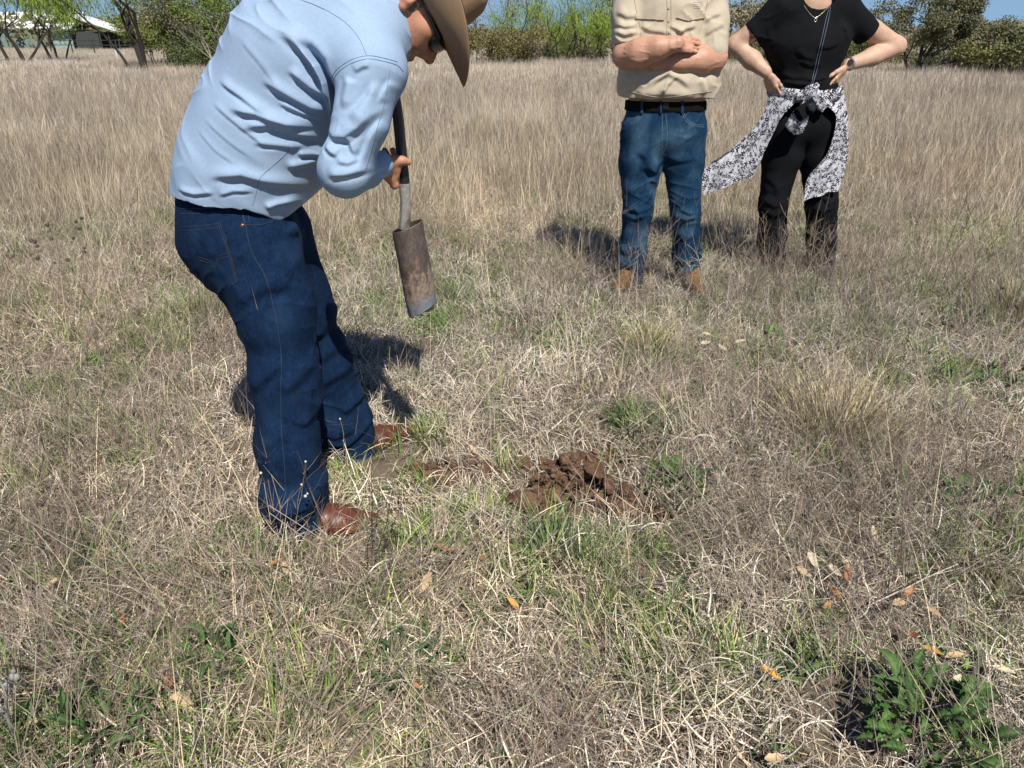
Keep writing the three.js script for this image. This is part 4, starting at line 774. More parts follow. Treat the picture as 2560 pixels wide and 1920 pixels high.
    const q0 = NS * NA, q1 = (NS + 1) * NA + NS * NA; for (let i = 0; i < NA; i++) mb.quad(q0 + i, q1 + i, q1 + (i + 1) % NA, q0 + (i + 1) % NA);
    const bg = mb.geo(); bg.applyMatrix4(hm);
    const hat = new THREE.Group(); hat.name = 'cowboy_hat'; hat.userData.label = 'brown felt cowboy hat with curled brim'; man.add(hat);
    put('brim', bg, vcol(0.95), hat, null, man);
    const crownF = (x, y, z) => {
      const t = clamp((y - 0.02) / 0.13), d0 = (Math.hypot(x / lerp(0.086, 0.070, t), z / lerp(0.104, 0.088, t)) - 1) * 0.075;
      let d = smax(d0, y - 0.158 - 0.016 * (z / 0.09), 0.035); d = smax(d, -(Math.hypot(x / 0.026, (y - 0.172) / 0.034, z / 0.085) - 1) * 0.026, 0.022);
      for (const s of [-1, 1]) d = smax(d, -(Math.hypot((x - s * 0.092) / 0.022, (y - 0.148) / 0.05, (z - 0.055) / 0.035) - 1) * 0.022, 0.02);
      return Math.max(d, 0.020 - y);
    };
    const cg = net(crownF, V(-0.11, 0.0, -0.13), V(0.11, 0.22, 0.13), 0.004, FELT); cg.applyMatrix4(hm); put('crown', cg, vcol(0.95), hat, null, man);
    const bandF = (x, y, z) => Math.max(Math.abs((Math.hypot(x / 0.0875, z / 0.1055) - 1) * 0.09) - 0.0025, Math.abs(y - 0.036) - 0.011);
    const hg = net(bandF, V(-0.11, 0.01, -0.13), V(0.11, 0.08, 0.13), 0.004, () => [0.09, 0.06, 0.04]); hg.applyMatrix4(hm); put('hat_band', hg, vcol(0.8), hat, null, man);
  }
}
// ---------------------------------------------------------------- the soil auger in his hands
{
  const zA = -2.0, top = W(975, 168, zA), a = W(996, 300, zA), grip = W(1011, 458, zA), bend = W(1013, 512, zA), low = W(1011, 572, zA), B0 = W(1018, 565, zA), B1 = W(1057, 772, zA);
  const auger = thing('soil_auger', 'steel soil auger with muddy bucket barrel held by the bending man', 'auger', B1);
  const tube = (pts, radii, sides, col) => { const mb = new Mb(); tubeInto(mb, pts, radii, sides, col); return mb.geo(); };
  put('grip', tube([top, a, grip], [0.0148, 0.0148, 0.0148], 20, (p) => vary2([0.012, 0.014, 0.018], 0.3 * noise(p.x * 50, p.y * 50, 1))), std(0xffffff, 0.32, { vertexColors: true }), auger, 'black tube handle');
  const sp = curve([grip, W(1013, 490, zA), W(1014, 520, zA), W(1012, 548, zA), low], 40);
  put('shank', tube(sp, sp.map((p, k) => 0.0155 + 0.0006 * Math.sin(k * 0.4)), 24, (p, t, n) => vary2([0.66, 0.64, 0.60], 0.4 * noise(p.x * 130 + n.x * 3, p.y * 130, p.z * 130 + n.z * 3))), std(0xffffff, 0.27, { vertexColors: true, metalness: 0.8 }), auger, 'bent bare steel shank');
  // barrel: an open tube of sheet steel, mouth slanted, mud caked on it
  const ax = B1.clone().sub(B0), L = ax.length(); ax.normalize();
  const u = V(0, 0, 1).addScaledVector(ax, -ax.z).normalize(), w = ax.clone().cross(u), R = 0.0455, mb = new Mb(), NA = 72, NL = 80;
  const skin = (a, t) => {
    const n = fbm(Math.cos(a) * 3 + 5, Math.sin(a) * 3, t * 7, 4), f2 = noise(Math.cos(a) * 14, Math.sin(a) * 14, t * 34);
    let c = mixc([0.070, 0.052, 0.048], [0.140, 0.105, 0.093], smooth(-0.3, 0.45, 0.7 * n + 0.5 * f2));
    const mud = smooth(0.0, 0.35, n * 0.55 + (t - 0.50) * 1.1 + 0.22 * f2) * smooth(0.98, 0.84, t + 0.1 * n); c = mixc(c, [0.27, 0.205, 0.15], mud * (0.75 + 0.25 * f2));
    const steel = smooth(0.80, 0.90, t + 0.10 * n + 0.03 * f2); c = mixc(c, [0.17, 0.185, 0.21], steel * 0.95);
    const rust = smooth(0.42, 0.5, noise(Math.cos(a) * 6 + 3, Math.sin(a) * 6, t * 9 + 4)); return [mixc(c, [0.20, 0.08, 0.035], rust * 0.35), mud, steel];
  };
  for (const [side, r] of [[0, R], [1, R - 0.0028]]) for (let j = 0; j <= NL; j++) for (let i = 0; i < NA; i++) {
    const a = i / NA * 6.28318, t = j / NL, [c, mud] = skin(a, t), ca = Math.cos(a), sa = Math.sin(a);
    const slant = (1 - t) * 0.016 * sa * 0.7 + t * 0.018 * sa + (t > 0.99 ? 0.003 * noise(ca * 5, sa * 5) : 0) + (t < 0.01 ? 0.002 * noise(ca * 6, sa * 6, 4) : 0);
    const rr = r + (side ? 0 : mud * 0.0022 * (0.6 + noise(ca * 12, sa * 12, t * 30)) - 0.0012 * smooth(0.2, 0.5, noise(ca * 3, sa * 3, t * 5))), p = B0.clone().addScaledVector(ax, t * L + slant).addScaledVector(u, rr * ca).addScaledVector(w, rr * sa);
    mb.v(p.x, p.y, p.z, side ? [0.07, 0.05, 0.04] : c);
  }
  const half = (NL + 1) * NA;
  for (let j = 0; j < NL; j++) for (let i = 0; i < NA; i++) { const a = j * NA + i, b = j * NA + (i + 1) % NA; mb.quad(a, a + NA, b + NA, b); mb.quad(half + a, half + b, half + b + NA, half + a + NA); }
  for (let i = 0; i < NA; i++) { const b = (i + 1) % NA, e = NL * NA; mb.quad(i, b, half + b, half + i); mb.quad(e + i, half + e + i, half + e + b, e + b); }
  put('barrel', mb.geo(), std(0xffffff, 0.62, { vertexColors: true, metalness: 0.15 }), auger, 'round steel barrel caked with dried mud');
  const cap = new Mb(); tubeInto(cap, [B0.clone().addScaledVector(ax, 0.012), B0.clone().addScaledVector(ax, 0.016)], [R - 0.003, R - 0.003], 40, [0.08, 0.055, 0.045]); put('barrel_plate', cap.geo(), vcol(0.8), auger);
  const bl = new Mb(), tip = B1.clone().addScaledVector(ax, 0.006);
  for (const s of [-1, 1]) { const p = tip.clone().addScaledVector(w, s * 0.026).addScaledVector(ax, -0.004), e = tip.clone().addScaledVector(u, s * 0.016).addScaledVector(ax, 0.010); tubeInto(bl, [p.clone().addScaledVector(ax, -0.03), p, e], [0.010, 0.009, 0.002], 4, [0.42, 0.42, 0.42]); }
  put('cutting_blade', bl.geo(), std(0xffffff, 0.35, { vertexColors: true, metalness: 0.8 }), auger);
}
// ---------------------------------------------------------------- the man in the tan shirt with crossed arms
const limb = (pts, r, u) => join(0.03, ...chain(pts, r, u));
{
  const Z = -4.15, man = thing('person', 'standing man with crossed arms in a beige field shirt and faded blue jeans', 'person', W(1650, 735, Z).setY(0));
  const SK = [0.46, 0.245, 0.165], BEIGE = [0.47, 0.405, 0.315];
  // shirt
  const tor = join(0.08, ...chain(px2([[1668, 246, Z], [1670, 205, Z], [1672, 110, Z], [1676, 20, Z], [1678, -50, Z]]), [[0.238, 0.155], [0.247, 0.165], [0.225, 0.14], [0.215, 0.13], [0.19, 0.115]], V(1, 0, 0)), bone(W(1600, -42, Z), W(1755, -42, Z), 0.085, 0.085), bone(W(1640, -62, Z), W(1716, -62, Z), 0.07, 0.07));
  const slR = limb(px2([[1592, -36, Z], [1572, 40, Z + 0.03], [1566, 98, Z + 0.06]]), [0.088, 0.086, 0.078]), slL = limb(px2([[1766, -36, Z], [1776, 50, Z + 0.03], [1778, 125, Z + 0.07]]), [0.088, 0.090, 0.086]);
  const fold = creases([
    [px2([[1590, 230], [1610, 236], [1660, 232], [1720, 238], [1770, 226]], -4.0), 0.022, 0.010], [px2([[1610, 218], [1640, 195], [1668, 182], [1700, 196], [1735, 226]], -4.0), 0.020, 0.012], [px2([[1650, 236], [1664, 210], [1690, 188]], -4.0), 0.016, 0.010],
    [px2([[1690, 84], [1710, 72], [1745, 62]], -4.0), 0.016, 0.010], [px2([[1668, 60], [1700, 78], [1714, 82]], -4.0), 0.014, 0.010], [px2([[1600, 60], [1625, 75], [1690, 84]], -4.0), 0.016, 0.008], [px2([[1575, 240], [1585, 200], [1600, 180]], -4.02), 0.018, 0.010], [px2([[1765, 240], [1758, 210], [1745, 190]], -4.02), 0.018, 0.010],
  ], Z + 0.02);
  const sf = creases([
    [px2([[1536, 58], [1560, 66], [1596, 62]], -4.05), 0.016, 0.012], [px2([[1534, 76], [1558, 86], [1598, 78]], -4.05), 0.016, 0.012], [px2([[1540, 26], [1565, 40], [1598, 40]], -4.05), 0.018, 0.010], [px2([[1750, 60], [1775, 40], [1805, 30]], -4.05), 0.016, 0.008], [px2([[1752, 90], [1780, 70], [1812, 60]], -4.05), 0.016, 0.008],
  ], Z);
  const gap = 0.012, hemY = W(1668, 247, -4.0).y;
  const shirtF = (x, y, z) => {
    const n = 0.004 * noise(x * 12, y * 9, z * 12) + 0.002 * noise(x * 30, y * 20, z * 30) + 0.006 * wrinkle(x, y, z, 0.85, 0.5, 5, 10, 3) + 0.006 * wrinkle(x, y, z, 0.8, -0.6, 5, 10, 8), b = Math.max(tor(x, y, z) - fold(x, y, z), hemY + 0.006 * noise(x * 11, 0, z * 11) - y) - n;
    const cr = W(1566, 106, -4.05), cl = W(1778, 132, -4.05), r = Math.max(slR(x, y, z) - sf(x, y, z) - n, cr.y + 0.15 * (x - cr.x) - y), l = Math.max(slL(x, y, z) - sf(x, y, z) - n, cl.y - 0.30 * (x - cl.x) - y);
    return smin(smin(b, r, gap), l, gap);
  };
  const shirt = put('shirt', net(shirtF, ...boundsOf(px2([[1560, 250, Z], [1785, 250, Z], [1590, -70, Z], [1770, -70, Z], [1670, 180, Z]]), 0.20), 0.0075, clothCol(BEIGE, 0.06, 0.05)), CLOTH, man, 'beige field shirt with rolled sleeves');
  const LINE = [0.40, 0.33, 0.24];
  seams('seam', shirtF, [[[[1667, -20], [1668, 40], [1667, 90]], 30], [[[1677, -20], [1678, 40], [1677, 90]], 30], [[[1670, 182], [1662, 215], [1655, 246]], 20], [[[1584, -30], [1588, 10], [1600, 70], [1602, 100]], 30], [[[1772, -30], [1766, 20], [1756, 60], [1748, 84]], 30], [[[1558, 225], [1650, 243], [1780, 228]], 30]], -3.9, 0.0018, LINE, 0.0004, CLOTH, shirt, man);
  // chest vents: flaps that stand off the shirt
  for (const q of [[[1587, 36], [1664, 42], [1660, 50], [1588, 46]], [[1690, 44], [1768, 32], [1762, 44], [1720, 52]]]) put('chest_flap', patchOn(shirtF, q, -3.98, 10, 0.007, (u, v, w) => clothCol(BEIGE, 0.06)(w.x, w.y, w.z)), CLOTH, shirt, null, man);
  for (const [bx, by] of [[1672, 20], [1672, 52], [1673, 80], [1661, 225]]) { const p = lineOn(shirtF, [[bx, by], [bx + 1, by]], -3.95, 1, 0)[0]; if (p) put('button', new THREE.CylinderGeometry(0.0055, 0.0055, 0.004, 12).rotateX(Math.PI / 2).translate(p.x, p.y, p.z + 0.002), std([0.42, 0.36, 0.28], 0.4), shirt, null, man); }
  {                                                                          // embroidery on the chest: a small round emblem over three lines
    const cv = document.createElement('canvas'); cv.width = 256; cv.height = 200; const c = cv.getContext('2d');
    c.fillStyle = '#b6aa98'; c.fillRect(0, 0, 256, 200); c.strokeStyle = c.fillStyle = '#4a3a66'; c.lineWidth = 9;
    c.beginPath(); c.ellipse(128, 48, 34, 26, 0, 0, 7); c.fill(); c.beginPath(); c.moveTo(60, 40); c.quadraticCurveTo(128, 90, 196, 40); c.stroke(); c.fillStyle = '#e8e0ec'; c.beginPath(); c.ellipse(122, 44, 12, 9, 0, 0, 7); c.fill(); c.fillStyle = '#4a3a66';
    const r = rngOf(5); for (const y of [104, 136, 168]) for (let x = 22; x < 232;) { const w = 7 + r() * 12; c.fillRect(x, y, w, 6 + r() * 10); x += w + 4 + r() * 5; }
    const t = new THREE.CanvasTexture(cv); t.colorSpace = THREE.SRGBColorSpace;
    const g = patchOn(shirtF, [[1732, -10], [1759, -12], [1757, 19], [1733, 21]], -3.98, 8, 0.0016, () => [1, 1, 1]);
    put('embroidered_emblem', g, new THREE.MeshStandardMaterial({ map: t, roughness: 0.9, side: THREE.DoubleSide }), shirt, null, man);
  }
  // jeans
  const legR = limb(px2([[1612, 330, Z], [1601, 400, Z], [1594, 530, Z + 0.03], [1580, 640, Z], [1577, 716, Z]]), [0.118, 0.118, 0.080, 0.080, 0.066]), legL = limb(px2([[1706, 330, Z], [1708, 400, Z], [1714, 530, Z + 0.04], [1717, 640, Z], [1723, 716, Z]]), [0.118, 0.112, 0.080, 0.080, 0.066]);
  const hip = limb(px2([[1664, 255, Z], [1660, 330, Z]]), [[0.208, 0.135], [0.222, 0.145]], V(1, 0, 0));
  const jf = creases([
    [px2([[1600, 415], [1640, 430], [1655, 400]], -4.0), 0.024, 0.012], [px2([[1590, 370], [1620, 395], [1640, 440], [1636, 480]], -4.0), 0.03, 0.014], [px2([[1660, 400], [1700, 405], [1750, 395]], -4.0), 0.022, 0.008], [px2([[1565, 520], [1595, 532], [1628, 520]], -4.0), 0.022, 0.013], [px2([[1560, 545], [1590, 550], [1622, 538]], -4.0), 0.018, 0.011], [px2([[1682, 545], [1715, 552], [1752, 542]], -4.0), 0.02, 0.012], [px2([[1700, 525], [1725, 535], [1750, 530]], -4.0), 0.016, 0.010],
    [px2([[1548, 625], [1570, 642], [1605, 620]], -4.0), 0.020, 0.012], [px2([[1548, 660], [1570, 676], [1602, 664]], -4.0), 0.018, 0.014], [px2([[1550, 685], [1575, 694], [1602, 690]], -4.0), 0.015, 0.012], [px2([[1690, 655], [1720, 668], [1750, 655]], -4.0), 0.018, 0.013], [px2([[1690, 685], [1722, 692], [1752, 682]], -4.0), 0.016, 0.012], [px2([[1555, 470], [1590, 480], [1628, 470]], -4.0), 0.03, 0.006], [px2([[1690, 590], [1720, 600], [1750, 588]], -4.0), 0.026, 0.008],
  ], Z + 0.01);
  const jeansF = (x, y, z) => smin(smin(smin(legR(x, y, z), legL(x, y, z), 0.012), hip(x, y, z), 0.05) - jf(x, y, z) - 0.003 * noise(x * 14, y * 12, z * 14) - 0.007 * wrinkle(x, y, z, 0.9, 0.4, 5, 11, 5) - 0.006 * wrinkle(x, y, z, 0.9, -0.4, 5, 11, 1), 9, 0.001);
  const cut = W(1650, 724, Z).y, top = W(1660, 262, Z).y;
  const jeansC = (x, y, z) => Math.max(jeansF(x, y, z), cut - y, y - top);
  const den = (x, y, z) => { const w = smooth(-0.2, 0.5, fbm(x * 9, y * 5, z * 9, 3)); return vary2(mixc([0.008, 0.030, 0.068], [0.045, 0.095, 0.155], w), 0.45 * noise(x * 160, y * 80, z * 160)); };
  const jeans = put('jeans', net(jeansC, ...boundsOf(px2([[1590, 260, Z], [1740, 260, Z], [1575, 720, Z], [1725, 720, Z]]), 0.17), 0.0075, den), CLOTH, man, 'faded blue jeans');
  seams('seam', jeansC, [[[[1656, 285], [1655, 330], [1654, 388]], 30], [[[1664, 285], [1668, 330], [1664, 370], [1656, 384]], 30], [[[1561, 306], [1580, 306], [1598, 292], [1604, 276]], 24], [[[1561, 310], [1582, 310], [1602, 294], [1608, 276]], 24], [[[1704, 280], [1714, 302], [1734, 314], [1760, 318]], 24], [[[1707, 278], [1718, 298], [1736, 310], [1760, 313]], 24], [[[1550, 708], [1580, 714], [1606, 708]], 16], [[[1690, 708], [1722, 714], [1752, 708]], 16]], -3.95, 0.0016, [0.10, 0.15, 0.20], 0.0004, CLOTH, jeans, man);
  for (const [a, b] of [[1602, 1608], [1703, 1709], [1650, 1655]]) put('belt_loop', patchOn((x, y, z) => hip(x, y, z) - 0.009, [[a, 252], [b, 252], [b, 282], [a, 282]], -4.0, 4, 0.004, (u, v, w) => den(w.x, w.y, w.z)), CLOTH, jeans, null, man);
  const b0 = W(1660, 250, Z).y, b1 = W(1660, 276, Z).y, beltF = (x, y, z) => { const d = hip(x, y, z) - 0.008; return Math.max(d, y - b0, b1 - y); };
  const belt = put('belt', net(beltF, ...boundsOf(px2([[1664, 262, Z]]), 0.26), 0.007, () => [0.006, 0.0055, 0.0055]), CLOTH, man, 'black leather belt');
  put('buckle', patchOn(beltF, [[1658, 258], [1672, 258], [1672, 274], [1658, 274]], -4.0, 4, 0.004, () => [0.03, 0.028, 0.026]), std(0xffffff, 0.35, { vertexColors: true, metalness: 0.8 }), belt, null, man);
  // boots
  for (const [hx, hy, tx, ty, tz] of [[1578, 712, 1545, 728, Z + 0.16], [1724, 714, 1742, 730, Z + 0.17]]) {
    const heel = W(hx, 0, Z - 0.04).setY(0.045), toe = W(tx, 0, tz).setY(0.045), q = W(hx, 712, Z), T = W(tx, ty, tz); heel.x = q.x; toe.x = T.x;
    const ank = heel.clone().add(V(0, 0.10, 0.02)), mid = heel.clone().lerp(toe, 0.6).add(V(0, 0.018, 0)), f0 = join(0.03, bone(heel, toe, 0.046, 0.044), bone(ank, heel, 0.050, 0.044), bone(ank, mid, 0.046, 0.044)), f = (x, y, z) => Math.max(f0(x, y, z), 0.016 - y);
    const b = put('boot', net(f, ...boundsOf([heel, toe, ank], 0.07), 0.006, (x, y, z) => vary2([0.17, 0.085, 0.036], 0.25 * noise(x * 60, y * 60, z * 60))), vcol(0.8), man, 'tan lace up boots');
    const s = (x, y, z) => Math.max(bone(heel, toe, 0.052, 0.050)(x, y, z), y - 0.022, -0.004 - y); put('sole', net(s, ...boundsOf([heel, toe], 0.07), 0.006, () => [0.04, 0.03, 0.025]), vcol(0.9), b, null, man);
    for (let k = 0; k < 5; k++) { const c = ank.clone().add(V(0, -0.012, 0.045)).lerp(mid.clone().add(V(0, 0.046, 0.008)), k / 4), mb = new Mb(); tubeInto(mb, [c.clone().add(V(-0.026, -0.010, -0.004)), c.clone().add(V(0, 0.006, 0.004)), c.clone().add(V(0.026, -0.010, -0.004))], [0.0028, 0.0028, 0.0028], 5, [0.10, 0.06, 0.035]); put('lace', mb.geo(), vcol(0.9), b, null, man); }
  }
  // skin
  const hR = handBones(W(1690, 111, -3.915), V(0.90, -0.02, -0.42), V(0.10, 0.50, 0.85), -1, [0.22, 0.25, 0.28, 0.3], 1.02, [0.35, 0.9, -0.3]);
  const armR = chain(px2([[1568, 60, Z + 0.03], [1562, 138, -4.06], [1600, 134, -3.99], [1645, 120, -3.94], [1692, 110, -3.915]]), [0.055, 0.062, 0.070, 0.056, 0.037]), armL = chain(px2([[1778, 70, Z + 0.03], [1786, 146, -4.06], [1750, 150, -4.02], [1700, 153, -4.00], [1640, 156, -4.00], [1600, 150, -4.04]]), [0.056, 0.062, 0.068, 0.058, 0.042, 0.034]);
  const skinF = (x, y, z) => { const a = join(0.02, ...armR)(x, y, z), h = join(0.008, ...hR)(x, y, z), b = join(0.02, ...armL)(x, y, z); return Math.min(smin(a, h, 0.014), b) - 0.003 * noise(x * 13, y * 18, z * 13) - 0.0015 * smooth(0.15, 0.4, noise(x * 14, y * 55, z * 30)); };
  const armG = net(skinF, ...boundsOf(px2([[1560, 40, Z], [1545, 165, Z], [1810, 165, Z], [1700, 110, -3.88]]), 0.09), 0.005, skinCol(SK));
  const coreF = join(0.05, ...chain(px2([[1665, 330, Z], [1668, 246, Z], [1672, 110, Z], [1676, 0, Z], [1678, -60, Z]]), [[0.16, 0.10], [0.19, 0.12], [0.18, 0.10], [0.17, 0.10], [0.08, 0.07]], V(1, 0, 0)), ...chain(px2([[1600, -38, Z], [1572, 50, Z + 0.03]]), [0.06, 0.05]), ...chain(px2([[1758, -38, Z], [1778, 70, Z + 0.03]]), [0.06, 0.05]), ...chain(px2([[1612, 330, Z], [1594, 530, Z], [1578, 700, Z]]), [0.09, 0.055, 0.04]), ...chain(px2([[1706, 330, Z], [1714, 530, Z], [1723, 700, Z]]), [0.09, 0.055, 0.04]));
  const coreG = net(coreF, ...boundsOf(px2([[1600, -70, Z], [1760, -70, Z], [1575, 710, Z], [1725, 710, Z]]), 0.16), 0.014, skinCol(SK), { pad: 0.02 });
  const fwd = V(-0.18, -0.28, 1).normalize(), left = V(0, 1, 0).cross(fwd).normalize(), hm = frame(W(1678, -158, Z + 0.04), left, fwd.clone().cross(left), fwd, 1.05);
  put('body', mergeGeometries([armG, coreG, headGeo(hm, SK, { hair: [0.2, 0.18, 0.16], neck: [0, -0.20, -0.07], nr: 0.06 })]), SKINM, man, 'tanned crossed forearms');
  put('hair', hairGeo(hm, [0.24, 0.21, 0.18], { low: -0.07, front: 0.03 }), vcol(0.8), man);
  const neckC = W(1678, -58, Z), cF = (x, y, z) => { const d = (Math.hypot((x - neckC.x) / 0.082, (z - neckC.z - 0.01) / 0.078) - 1) * 0.08; return Math.max(Math.abs(d) - 0.005, Math.abs(y - neckC.y - 0.02) - 0.032 + Math.max(0, z - neckC.z) * 0.25, (z - neckC.z > 0.03 && Math.abs(x - neckC.x + 0.01) < 0.03 ? 1 : -1)); };
  put('collar', net(cF, ...boundsOf([neckC], 0.13), 0.006, clothCol(BEIGE, 0.06)), CLOTH, shirt, null, man);
}
// ---------------------------------------------------------------- the woman with hands on hips and a tied floral cloth
{
  const Z = -4.42, woman = thing('person', 'woman in black with hands on hips and a floral shirt tied round her waist', 'person', W(1990, 705, Z).setY(0));
  const SK = [0.50, 0.315, 0.225], BLACK = [0.0075, 0.008, 0.0095];
  const tor = join(0.07, ...chain(px2([[2010, 240, Z], [2011, 215, Z], [2018, 105, Z], [2026, 30, Z]]), [[0.165, 0.115], [0.155, 0.112], [0.212, 0.135], [0.19, 0.11]], V(1, 0, 0)), bone(W(1962, 14, Z), W(2098, 10, Z), 0.075, 0.075), bone(W(2000, -8, Z), W(2075, -10, Z), 0.055, 0.055));
  const slR = limb(px2([[1952, 22, Z], [1888, 82, Z - 0.03]]), [0.078, 0.072]), slL = limb(px2([[2108, 18, Z], [2166, 80, Z - 0.03]]), [0.078, 0.074]);
  const fold = creases([
    [px2([[1985, 125], [2010, 142], [2040, 150]], -4.3), 0.016, 0.008], [px2([[1995, 150], [2025, 165], [2060, 160]], -4.3), 0.016, 0.007], [px2([[2030, 120], [2070, 118], [2100, 105]], -4.3), 0.016, 0.007], [px2([[1960, 205], [2000, 212], [2060, 206]], -4.3), 0.014, 0.010], [px2([[2000, 195], [2040, 200], [2075, 190]], -4.3), 0.012, 0.008], [px2([[1955, 185], [1985, 195], [2015, 195]], -4.3), 0.014, 0.007], [px2([[1905, 40], [1930, 70], [1935, 100]], -4.3), 0.016, 0.008], [px2([[2110, 60], [2120, 80], [2118, 104]], -4.3), 0.016, 0.008],
  ], Z);
  const nR = W(1882, 87, Z - 0.03), dR = nR.clone().sub(W(1952, 22, Z)).normalize(), nL = W(2170, 82, Z - 0.03), dL = nL.clone().sub(W(2108, 18, Z)).normalize(), neckB = W(2043, -6, Z + 0.05);
  const teeF = (x, y, z) => {
    const cutS = (d, n, v) => Math.max(d, (x - n.x) * v.x + (y - n.y) * v.y + (z - n.z) * v.z), wob = 0.003 * noise(x * 14, y * 14, z * 14) + 0.005 * wrinkle(x, y, z, 0.9, 0.3, 5, 11, 2);
    let d = smin(tor(x, y, z) - fold(x, y, z) - wob, cutS(slR(x, y, z) - wob, nR, dR), 0.04); d = smin(d, cutS(slL(x, y, z) - wob, nL, dL), 0.04);
    return Math.max(d, -(Math.hypot((x - neckB.x) / 0.088, (y - neckB.y) / 0.062, (z - neckB.z) / 0.16) - 1) * 0.06);
  };
  const tee = put('tee_shirt', net(teeF, ...boundsOf(px2([[1880, 60, Z], [2175, 60, Z], [2010, 250, Z], [2040, -20, Z]]), 0.15), 0.0075, clothCol(BLACK, 0.2, 0.2)), CLOTH, woman, 'black short sleeved tee');
  seams('seam', teeF, [[[[1880, 72], [1888, 92], [1897, 108]], 12], [[[2182, 60], [2170, 82], [2156, 104]], 12]], -4.25, 0.0016, [0.012, 0.012, 0.014], 0.0004, CLOTH, tee, woman);
  // trousers
  const legR = limb(px2([[1962, 310, Z], [1955, 390, Z], [1933, 510, Z + 0.03], [1930, 600, Z], [1930, 690, Z - 0.02]]), [0.112, 0.112, 0.082, 0.084, 0.092]), legL = limb(px2([[2042, 310, Z], [2046, 390, Z], [2054, 510, Z + 0.03], [2053, 600, Z], [2051, 692, Z - 0.02]]), [0.112, 0.108, 0.090, 0.086, 0.092]);
  const hip = limb(px2([[2008, 232, Z], [2003, 310, Z]]), [[0.150, 0.11], [0.185, 0.135]], V(1, 0, 0));
  const jf = creases([[px2([[1905, 500], [1935, 515], [1965, 505]], -4.3), 0.022, 0.010], [px2([[1905, 530], [1935, 542], [1964, 530]], -4.3), 0.02, 0.010], [px2([[2025, 520], [2055, 530], [2090, 512]], -4.3), 0.022, 0.012], [px2([[2060, 490], [2070, 510], [2092, 500]], -4.3), 0.016, 0.010], [px2([[1920, 440], [1945, 470], [1940, 500]], -4.3), 0.022, 0.008]], Z);
  const cut = W(1990, 694, Z).y, pantsF = (x, y, z) => Math.max(smin(smin(legR(x, y, z), legL(x, y, z), 0.012), hip(x, y, z), 0.05) - jf(x, y, z) - 0.003 * noise(x * 13, y * 9, z * 13) - 0.006 * wrinkle(x, y, z, 0.8, 0.5, 5, 11, 6), cut - y);
  put('trousers', net(pantsF, ...boundsOf(px2([[1960, 220, Z], [2050, 220, Z], [1925, 700, Z], [2055, 700, Z]]), 0.16), 0.0075, clothCol([0.0065, 0.0072, 0.0092], 0.25, 0.25)), CLOTH, woman, 'black wide legged trousers');
  for (const [hx, tx] of [[1930, 1918], [2051, 2060]]) { const h = W(hx, 700, Z - 0.05).setY(0.04), t = W(tx, 716, Z + 0.16).setY(0.036), f = (x, y, z) => Math.max(join(0.02, bone(h, t, 0.042, 0.036), bone(h, h.clone().add(V(0, 0.07, 0)), 0.04, 0.045))(x, y, z), 0.012 - y); put('shoe', net(f, ...boundsOf([h, t], 0.11), 0.007, () => [0.025, 0.022, 0.02]), LEATHER, woman); }
  // skin: neck, arms and hands on the hips
  const armR = chain(px2([[1905, 62, Z - 0.02], [1838, 112, Z - 0.06], [1880, 150, Z + 0.0], [1914, 180, Z + 0.06]]), [0.060, 0.049, 0.050, 0.032]), armL = chain(px2([[2148, 56, Z - 0.02], [2240, 116, Z - 0.06], [2180, 142, Z + 0.0], [2120, 162, Z + 0.06]]), [0.062, 0.051, 0.049, 0.032]);
  const hR = handBones(W(1918, 186, Z + 0.065), V(0.42, -0.80, 0.10), V(-0.75, -0.25, 0.60), -1, [0.25, 0.3, 0.35, 0.35], 0.92, [0.2, 0.95, -0.3]), hL = handBones(W(2114, 168, Z + 0.065), V(-0.50, -0.78, 0.14), V(0.72, -0.25, 0.62), 1, [0.3, 0.35, 0.4, 0.4], 0.92, [0.45, 0.85, -0.2]);
  const skinF = (x, y, z) => Math.min(smin(join(0.02, ...armR)(x, y, z), join(0.008, ...hR)(x, y, z), 0.012), smin(join(0.02, ...armL)(x, y, z), join(0.008, ...hL)(x, y, z), 0.012)) - 0.0018 * noise(x * 20, y * 20, z * 20);
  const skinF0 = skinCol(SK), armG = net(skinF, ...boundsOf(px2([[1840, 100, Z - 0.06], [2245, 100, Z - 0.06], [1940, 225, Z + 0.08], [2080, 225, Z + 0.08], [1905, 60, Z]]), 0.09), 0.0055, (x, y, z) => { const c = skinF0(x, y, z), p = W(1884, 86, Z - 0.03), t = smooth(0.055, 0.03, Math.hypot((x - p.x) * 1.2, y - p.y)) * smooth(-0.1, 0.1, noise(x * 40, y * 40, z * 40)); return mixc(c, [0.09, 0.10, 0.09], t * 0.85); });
  const coreF = join(0.05, ...chain(px2([[2003, 320, Z], [2010, 225, Z], [2018, 105, Z], [2030, 5, Z], [2043, -25, Z]]), [[0.13, 0.09], [0.11, 0.08], [0.15, 0.09], [0.13, 0.065], [0.052, 0.052]], V(1, 0, 0)), ...chain(px2([[1962, 14, Z], [1890, 75, Z - 0.03]]), [0.05, 0.045]), ...chain(px2([[2098, 10, Z], [2160, 66, Z - 0.03]]), [0.05, 0.045]), ...chain(px2([[1962, 310, Z], [1934, 510, Z], [1930, 690, Z]]), [0.08, 0.05, 0.036]), ...chain(px2([[2042, 310, Z], [2054, 510, Z], [2051, 690, Z]]), [0.08, 0.05, 0.036]));
  const coreG = net(coreF, ...boundsOf(px2([[1960, -30, Z], [2100, -30, Z], [1930, 695, Z], [2051, 695, Z], [1895, 75, Z], [2165, 75, Z]]), 0.12), 0.012, skinCol(SK), { pad: 0.02 });
  const fwd = V(-0.35, -0.22, 1).normalize(), left = V(0, 1, 0).cross(fwd).normalize(), hm = frame(W(2043, -108, Z + 0.04), left, fwd.clone().cross(left), fwd, 0.98);
